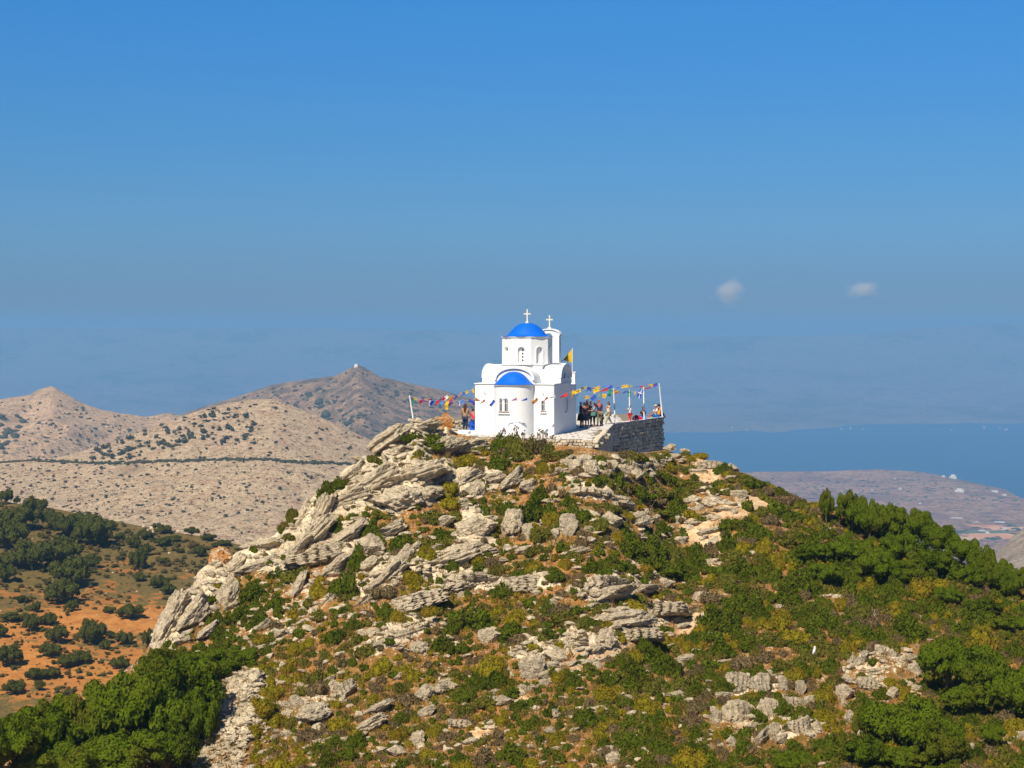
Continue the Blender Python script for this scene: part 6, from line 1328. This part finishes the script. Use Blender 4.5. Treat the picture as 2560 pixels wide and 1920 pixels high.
person(1640, 0, 124.6, 1.70, -70, 'seated man with yellow cap and beard in white shirt and blue shorts', (0.76, 0.75, 0.76), (0.02, 0.20, 0.65), (0.05, 0.025, 0.02), .02, pose='sit', kind='shorts', hat=(0.62, 0.55, 0.22), arms=((35, 30), (35, 30)), skin=SKIN_T)
person(1647, 0, 126.0, 1.72, 150, 'seated person in an orange shirt behind the man with yellow cap', (0.72, 0.30, 0.03), (0.03, 0.05, 0.15), (0.03, 0.015, 0.015), .02, pose='sit', arms=((20, 40), (20, 40)))
g = MB(); g.add(*(lambda vf: ([tuple(p * np.array([.24, .16, .20])) for p in vf[0]], [tuple(int(i) for i in q) for q in vf[1]]))(rock_shape(9, 3, 0, .2, .03, 1, 3)))
bb = g.build('red_bag', cloth((0.62, 0.01, 0.03)), smooth=True, loc=px(1597, 1046, 121.4)); bb.location.z = FLOOR + .16; tag(bb, 'red bag on the terrace beside the seated woman in blue trousers', 'bag')
h_ = MB(); h_.tube([(-.1, 0, .16), (-.05, 0, .27), (.05, 0, .27), (.1, 0, .16)], .015, 6); h_.build('handle', cloth((0.35, 0.01, 0.02)), bb)
g = MB(); g.add(*(lambda vf: ([tuple(p * np.array([.26, .2, .26])) for p in vf[0]], [tuple(int(i) for i in q) for q in vf[1]]))(rock_shape(19, 3, 0, .2, .03, 1, 3)))
bb = g.build('backpack', cloth((0.05, 0.03, 0.07)), smooth=True, loc=px(1589, 1046, 120.6)); bb.location.z = FLOOR + .22; tag(bb, 'dark purple backpack on the terrace next to the red bag', 'bag')
h_ = MB(); h_.box(-.12, .12, -.22, -.17, -.12, .05); h_.build('pocket', cloth((0.12, 0.04, 0.08)), bb)
g = MB(); g.lathe([(0, 0), (.23, 0), (.27, .62), (.30, .64), (.30, .68), (.26, .68), (.22, .05), (0, .05)], 20); bb = g.build('blue_barrel', cloth((0.01, 0.09, 0.55)), smooth=True, loc=(0, 0, 0)); q_ = px(1184, 1060, 107.2); bb.location = (q_[0], q_[1], FLOOR + .0)
tag(bb, 'bright blue plastic bin beside the left wall of the chapel', 'bin'); h_ = MB(); h_.tube([(.27, -.1, .45), (.33, -.08, .42), (.33, .08, .42), (.27, .1, .45)], .015, 6); h_.build('handle', cloth((0.01, 0.07, 0.45)), bb)

# ------------------------------------------------------------------ far buildings
M_farwhite = plain('far_white_plaster', (0.74, 0.70, 0.62), 0.9, 0.05, .2)
def house(S, x, y, w, h, label=None, two=False):
    P = sheet_at(S, x, y); s = P[1] / F; W, Hh = w * s * .85, h * s * .75
    e = bpy.data.objects.new('white_house', None); COL.objects.link(e); e.location = P; e.rotation_euler = (0, 0, R(rnd.uniform(-20, 20)))
    m_ = MB(); m_.box(-W / 2, W / 2, -W * .3, W * .3, -3, Hh * .8); wl_ = m_.build('wall', M_farwhite, e)
    if two: m_ = MB(); m_.box(-W / 4, W / 3, -W * .2, W * .25, Hh * .801, Hh * 1.35); m_.build('upper_storey', M_farwhite, e)
    m_ = MB(); m_.box(-W / 2 - .3, W / 2 + .3, -W * .3 - .3, W * .3 + .3, Hh * .8 + .01, Hh * .8 + .6) if not two else m_.box(-W / 4 - .2, W / 3 + .2, -W * .2 - .2, W * .25 + .2, Hh * 1.352, Hh * 1.352 + .5); m_.build('roof', M_farwhite, e)
    m_ = MB(); 
    for k in range(3): m_.box(-W * .35 + k * W * .3, -W * .35 + k * W * .3 + W * .07, -W * .3 - .15, -W * .3 - .02, Hh * .25, Hh * .5)
    m_.build('window', M_glass, e)
    tag(e, label, 'house', 'white houses on the far coast'); return e
for x, y, w, h, lab, two in [(2358, 1193, 9, 7, 'small white house on top of the coastal ridge, left of two', False), (2382, 1196, 20, 9, 'larger white house on top of the coastal ridge, right of two', True), (2398, 1230, 26, 8, 'long white building on the slope below the ridge top houses', True), (2487, 1230, 18, 5, 'low white house at the right end of the coastal ridge', False), (2510, 1239, 12, 5, 'white house lowest at the right end of the coastal ridge', False), (2250, 1224, 8, 6, 'small white house on the middle of the coastal slope', False), (2180, 1226, 6, 4, 'tiny white house at left on the coastal slope', False), (2237, 1198, 5, 4, 'tiny white house near the crest of the coastal slope', False), (2300, 1260, 7, 4, 'tiny house at the foot of the coastal slope', False)]:
    house(PLAIN, x, y, w, h, lab, two)
for x, y, w, h, lab, two in [(2392, 1299, 34, 6, 'long white building at the left edge of the plain', False), (2376, 1286, 7, 6, 'small white house above the long building on the plain', False), (2422, 1289, 9, 6, 'white house upper middle of the plain', False), (2487, 1287, 8, 6, 'white house upper right on the plain', False), (2440, 1309, 16, 6, 'white house in the middle of the plain', False), (2500, 1309, 28, 6, 'long white building at the right of the plain', False), (2512, 1324, 14, 6, 'white house near the lower right of the plain', False), (2455, 1330, 18, 6, 'pinkish white house low on the plain', False), (2468, 1334, 12, 5, 'small white house lowest on the plain', True), (2540, 1300, 12, 4, 'small white house at the right edge of the photo on the plain', False)]:
    house(PL2, x, y, w, h, lab, two)
pts_v = []
for k in range(12):
    x = rnd.choice((rnd.gauss(2130, 30), rnd.gauss(2330, 70), rnd.gauss(2490, 40), rnd.gauss(1855, 20), rnd.gauss(1600, 60))); P = px(x, 1072 + rnd.uniform(-6, 5), 7060); pts_v.append((x, P))
m = MB()
for x, P in pts_v: w = rnd.uniform(1.5, 4); yy = rnd.uniform(1066, 1077.5); D = 7000 + (1078 - yy) * 16; z = -(yy - HY) / F * D; m.box(P[0] - w, P[0] + w, D, D + 20, z - 14, z + rnd.uniform(.5, 1.8))
tag(m.build('shore_village', plain('pale_far_plaster', (.42, .38, .34), .9)), 'white specks of villages along the far shore', kind='stuff')
# chapel on the peak
P = sheet_at(PEAK, 890, 917); e = bpy.data.objects.new('peak_chapel', None); COL.objects.link(e); e.location = (P[0], P[1], P[2] + 1.0); tag(e, 'tiny white chapel on the very top of the peaked mountain', 'chapel')
m = MB(); m.box(-2.6, 2.6, -2, 2, -6, 1.7); m.build('wall', M_farwhite, e); m = MB(); m.lathe([(1.6, 1.7), (1.4, 2.4), (0.8, 3.0), (0, 3.2)], 12); m.build('dome', M_farwhite, e)

# ------------------------------------------------------------------ dry thistles in front of the apse
M_thistle = plain('dry_thistle', (0.13, 0.075, 0.045), .9, .3, 6)
for k, (x, yt) in enumerate([(1243, 1082), (1252, 1071), (1262, 1068), (1274, 1078), (1288, 1058), (1292, 1063), (1306, 1076), (1312, 1070), (1330, 1080), (1343, 1076), (1350, 1068), (1358, 1070), (1368, 1078), (1384, 1082), (1236, 1088), (1376, 1086)]):
    P = px(x, 1108, 101.0); m = MB(); h = (1106 - yt) / F * 101.0; q = random.Random(k)
    e_ = bpy.data.objects.new('thistle', None); COL.objects.link(e_); e_.location = (P[0], P[1], P[2] - .1)
    tag(e_, ('tall ' if yt < 1072 else 'short ') + 'dry brown thistle with seed heads in front of the chapel apse', 'thistle', 'dry thistles in front of the apse')
    if k in (4, 1): e_['label'] = 'tallest dry thistle, its heads against the white apse' if k == 4 else 'tall dry thistle left of the tallest one, before the apse'
    tips = [(q.uniform(-.12, .12), q.uniform(-.1, .1), h * q.uniform(.72, 1.0)) for _ in range(5)]; tips[0] = (0, 0, h)
    for t in tips: m.tube([(0, 0, 0), (t[0] * .3, t[1] * .3, t[2] * .55), t], [.014, .010, .006], 5)
    m.build('stem', M_thistle, e_)
    for t in tips:
        g = MB(); v, f = ICO[1]; g.add([tuple(p * q.uniform(.8, 1.2) * np.array([.05, .05, .055]) + np.array(t)) for p in v], [tuple(int(i) for i in r) for r in f]); g.build('seed_head', M_thistle, e_)
TH = sorted([o for o in bpy.data.objects if o.name.startswith('thistle')], key=lambda o: o.location.x)
for i, o in enumerate(TH): o['label'] = ('first', 'second', 'third', 'fourth', 'fifth', 'sixth', 'seventh', 'eighth', 'ninth', 'tenth', 'eleventh', 'twelfth', 'thirteenth', 'fourteenth', 'fifteenth', 'sixteenth')[i] + ' dry brown thistle from the left in front of the chapel apse'
tag(link('white_stone', make_mesh('white_stone', RK['fin'][0][0] * np.array([.07, .07, .17]), RK['fin'][0][1], [M_white], smooth=True), loc=ground(2030, 1662)[0][0] + np.array([0, -.6, .55]), rot=(0, .3, 0)), 'small bright white upright stone among the right hand scrub', 'stone')

# ------------------------------------------------------------------ two small clouds, outside the haze
def cloud(x, y, w, h, label, seed, dens=0.032):
    D = 9000.0; P = px(x, y, D); s = D / F
    v, f = ICO[3]; p = v * np.array([w * s * .80, w * s * .5, h * s * .85])
    m_ = bpy.data.materials.new('cloud_vapour'); m_.use_nodes = True; nt = m_.node_tree; nt.nodes.clear()
    o_ = nt.nodes.new('ShaderNodeOutputMaterial'); pv = nt.nodes.new('ShaderNodeVolumePrincipled'); tc = nt.nodes.new('ShaderNodeTexCoord')
    mp = NN(nt, 'ShaderNodeMapping'); mp.inputs['Scale'].default_value = (1 / (w * s * .80), 1 / (w * s * .5), 1 / (h * s * .85)); nt.links.new(tc.outputs['Object'], mp.inputs[0])
    ln2 = NN(nt, 'ShaderNodeVectorMath', operation='LENGTH'); nt.links.new(mp.outputs[0], ln2.inputs[0])
    ns = NN(nt, 'ShaderNodeTexNoise', Scale=1.6, Detail=5); mp2 = NN(nt, 'ShaderNodeMapping'); mp2.inputs['Location'].default_value = (seed, seed * 2, 0); nt.links.new(mp.outputs[0], mp2.inputs[0]); nt.links.new(mp2.outputs[0], ns.inputs['Vector'])
    a = NN(nt, 'ShaderNodeMath', operation='MULTIPLY_ADD'); nt.links.new(ns.outputs[0], a.inputs[0]); a.inputs[1].default_value = 1.1; nt.links.new(ln2.outputs['Value'], a.inputs[2])
    r = ramp(nt, a.outputs[0], [(0.50, 1.0), (1.55, 0.0)], 'EASE'); mu = NN(nt, 'ShaderNodeMath', operation='MULTIPLY'); nt.links.new(r.outputs[0], mu.inputs[0]); mu.inputs[1].default_value = dens
    nt.links.new(mu.outputs[0], pv.inputs['Density']); pv.inputs['Color'].default_value = (1.0, 0.97, 0.93, 1); pv.inputs['Anisotropy'].default_value = .2; nt.links.new(pv.outputs[0], o_.inputs['Volume'])
    tag(link('cloud', make_mesh('cloud', p, f, [m_], smooth=True), loc=P), label, 'cloud')
cloud(1820, 732, 130, 78, 'small soft cream cloud low in the sky, left of two', 3.0)
cloud(2162, 720, 134, 78, 'small soft cream cloud low in the sky, right of two', 7.7)

# ------------------------------------------------------------------ labels that say which rock, shrub or tree
LM = [(1118, 1045, 'the orange boulder by the terrace'), (550, 1395, 'the orange topped left boulder'), (425, 1560, "the ridge's lowest pale slab"), (1000, 1095, 'the leaning bunting pole'), (1310, 1100, 'the chapel apse'), (1440, 1115, 'the paved terrace edge'), (1570, 1110, 'the terrace retaining wall'), (1540, 1170, 'the rough boulder wall'), (1183, 1320, 'the tall central pale boulder'), (1000, 1240, 'the big rounded crag'),
      (1331, 1262, 'the dark thicket below the chapel'), (1455, 1320, 'the upright mid slope stones'), (1600, 1300, 'the flat stacked stones'), (1745, 1145, 'the top of the footpath'), (1755, 1330, "the footpath's middle bend"), (1720, 1550, 'the orange gravel patch'), (1600, 1540, 'the long grey mid slope ledge'), (1500, 1640, 'the pale lower gravel strip'), (1200, 1830, 'the bottom orange path patch'), (1332, 1670, 'the dark lower middle boulder'),
      (785, 1785, 'the dark lower left boulder'), (991, 1607, 'the long tilted pale slab'), (1870, 1700, 'the upper fluted ledge'), (1890, 1785, 'the lower fluted ledge'), (2200, 1665, 'the right boulder group'), (2420, 1660, 'the large right edge tree'), (2260, 1810, 'the large bottom right tree'), (2066, 1262, 'the narrow skyline tree'), (2290, 1320, 'the skyline row of trees'), (340, 1740, 'the bottom left tree mass'), (590, 1790, 'the pale scree gully'),
      (2540, 1830, 'the orange soil patch'), (1124, 1407, 'the layered central slab'), (760, 1390, 'the fluted left ledge'), (780, 1300, 'the steep left slabs'), (920, 1205, 'the upper left slabs'), (1284, 1560, 'the central yellow shrub'), (1169, 1545, 'the round dark central shrub'), (1530, 1470, 'the grey shelf of rock'), (1816, 1352, 'the upright dark bush'), (1230, 1670, 'the big yellow dome shrub'), (1640, 1770, 'the lower yellow dome shrub'), (955, 1668, 'the orange tinted shrub'),
      (960, 1450, 'the leaning pale slab'), (2130, 1390, 'the dark trees below skyline'), (2074, 1492, 'the flat pale rock'), (680, 1460, 'the shrubs under the left ridge'), (1000, 1800, 'the lower left grey blocks'), (740, 1620, 'the small yellow left shrub'), (1730, 1690, 'the dark lower right scrub'), (2400, 1500, 'the scrubby right slope'), (1420, 1870, 'the bottom middle shrubs'),
      (120, 1290, 'the top valley grove'), (230, 1330, 'the biggest valley tree'), (160, 1390, 'the middle valley grove'), (345, 1392, 'the upright lone valley tree'), (155, 1475, 'the round valley tree'), (325, 1525, 'the wide orange soil bush'), (228, 1580, 'the tall lower valley tree'), (100, 1570, 'the lower valley bushes'), (60, 1700, 'the valley floor bushes'), (450, 1340, 'valley skyline rocks')]
def where(x, y, dirs=8):
    k = min(range(len(LM)), key=lambda i: (LM[i][0] - x) ** 2 + ((LM[i][1] - y) * 1.3) ** 2); dx, dy = x - LM[k][0], y - LM[k][1]
    if abs(dx) < 22 and abs(dy) < 14: return 'at ' + LM[k][2]
    a = (math.degrees(math.atan2(dy, dx)) + 360) % 360
    d = ['right of', 'below and right of', 'below', 'below and left of', 'left of', 'above and left of', 'above', 'above and right of'][int((a + 22.5) // 45) % 8]
    return d + ' ' + LM[k][2]
bykey = {}
for o, adj, noun, x, y, ar_ in ITEMS:
    bykey.setdefault((adj, noun, where(x, y)), []).append((x, y, ar_, o))
NUM = ['', 'first', 'second', 'third', 'fourth', 'fifth', 'sixth', 'seventh', 'eighth', 'ninth', 'tenth']
GR = {'rock': 'limestone rocks on the hill', 'shrub': 'shrubs on the hill', 'tree': 'evergreen trees on the hill', 'bush': 'trees and bushes in the valley'}
for (adj, noun, wh_), L_ in bykey.items():
    L_.sort(key=lambda t: t[0]); big_ = sorted(L_, key=lambda t: -t[2])
    for i, (x, y, ar_, o) in enumerate(L_):
        if len(L_) == 1: lab = f'{adj} {noun} {wh_}'
        elif len(L_) == 2: lab = f"{'leftmost' if i == 0 else 'rightmost'} {adj} {noun} {wh_}"
        elif len(L_) == 3: lab = f"{('leftmost', 'middle', 'rightmost')[i]} {adj} {noun} {wh_}"
        else: lab = f"{NUM[min(i + 1, 10)]} {adj} {noun} from left {wh_}"
        cat = 'rock' if 'limestone' in noun else 'shrub' if 'shrub' in noun else 'bush' if 'bush' in noun else 'tree'
        o['label'] = lab; o['category'] = cat; o['group'] = 'trees and bushes in the valley' if 'valley' in noun else GR[cat]
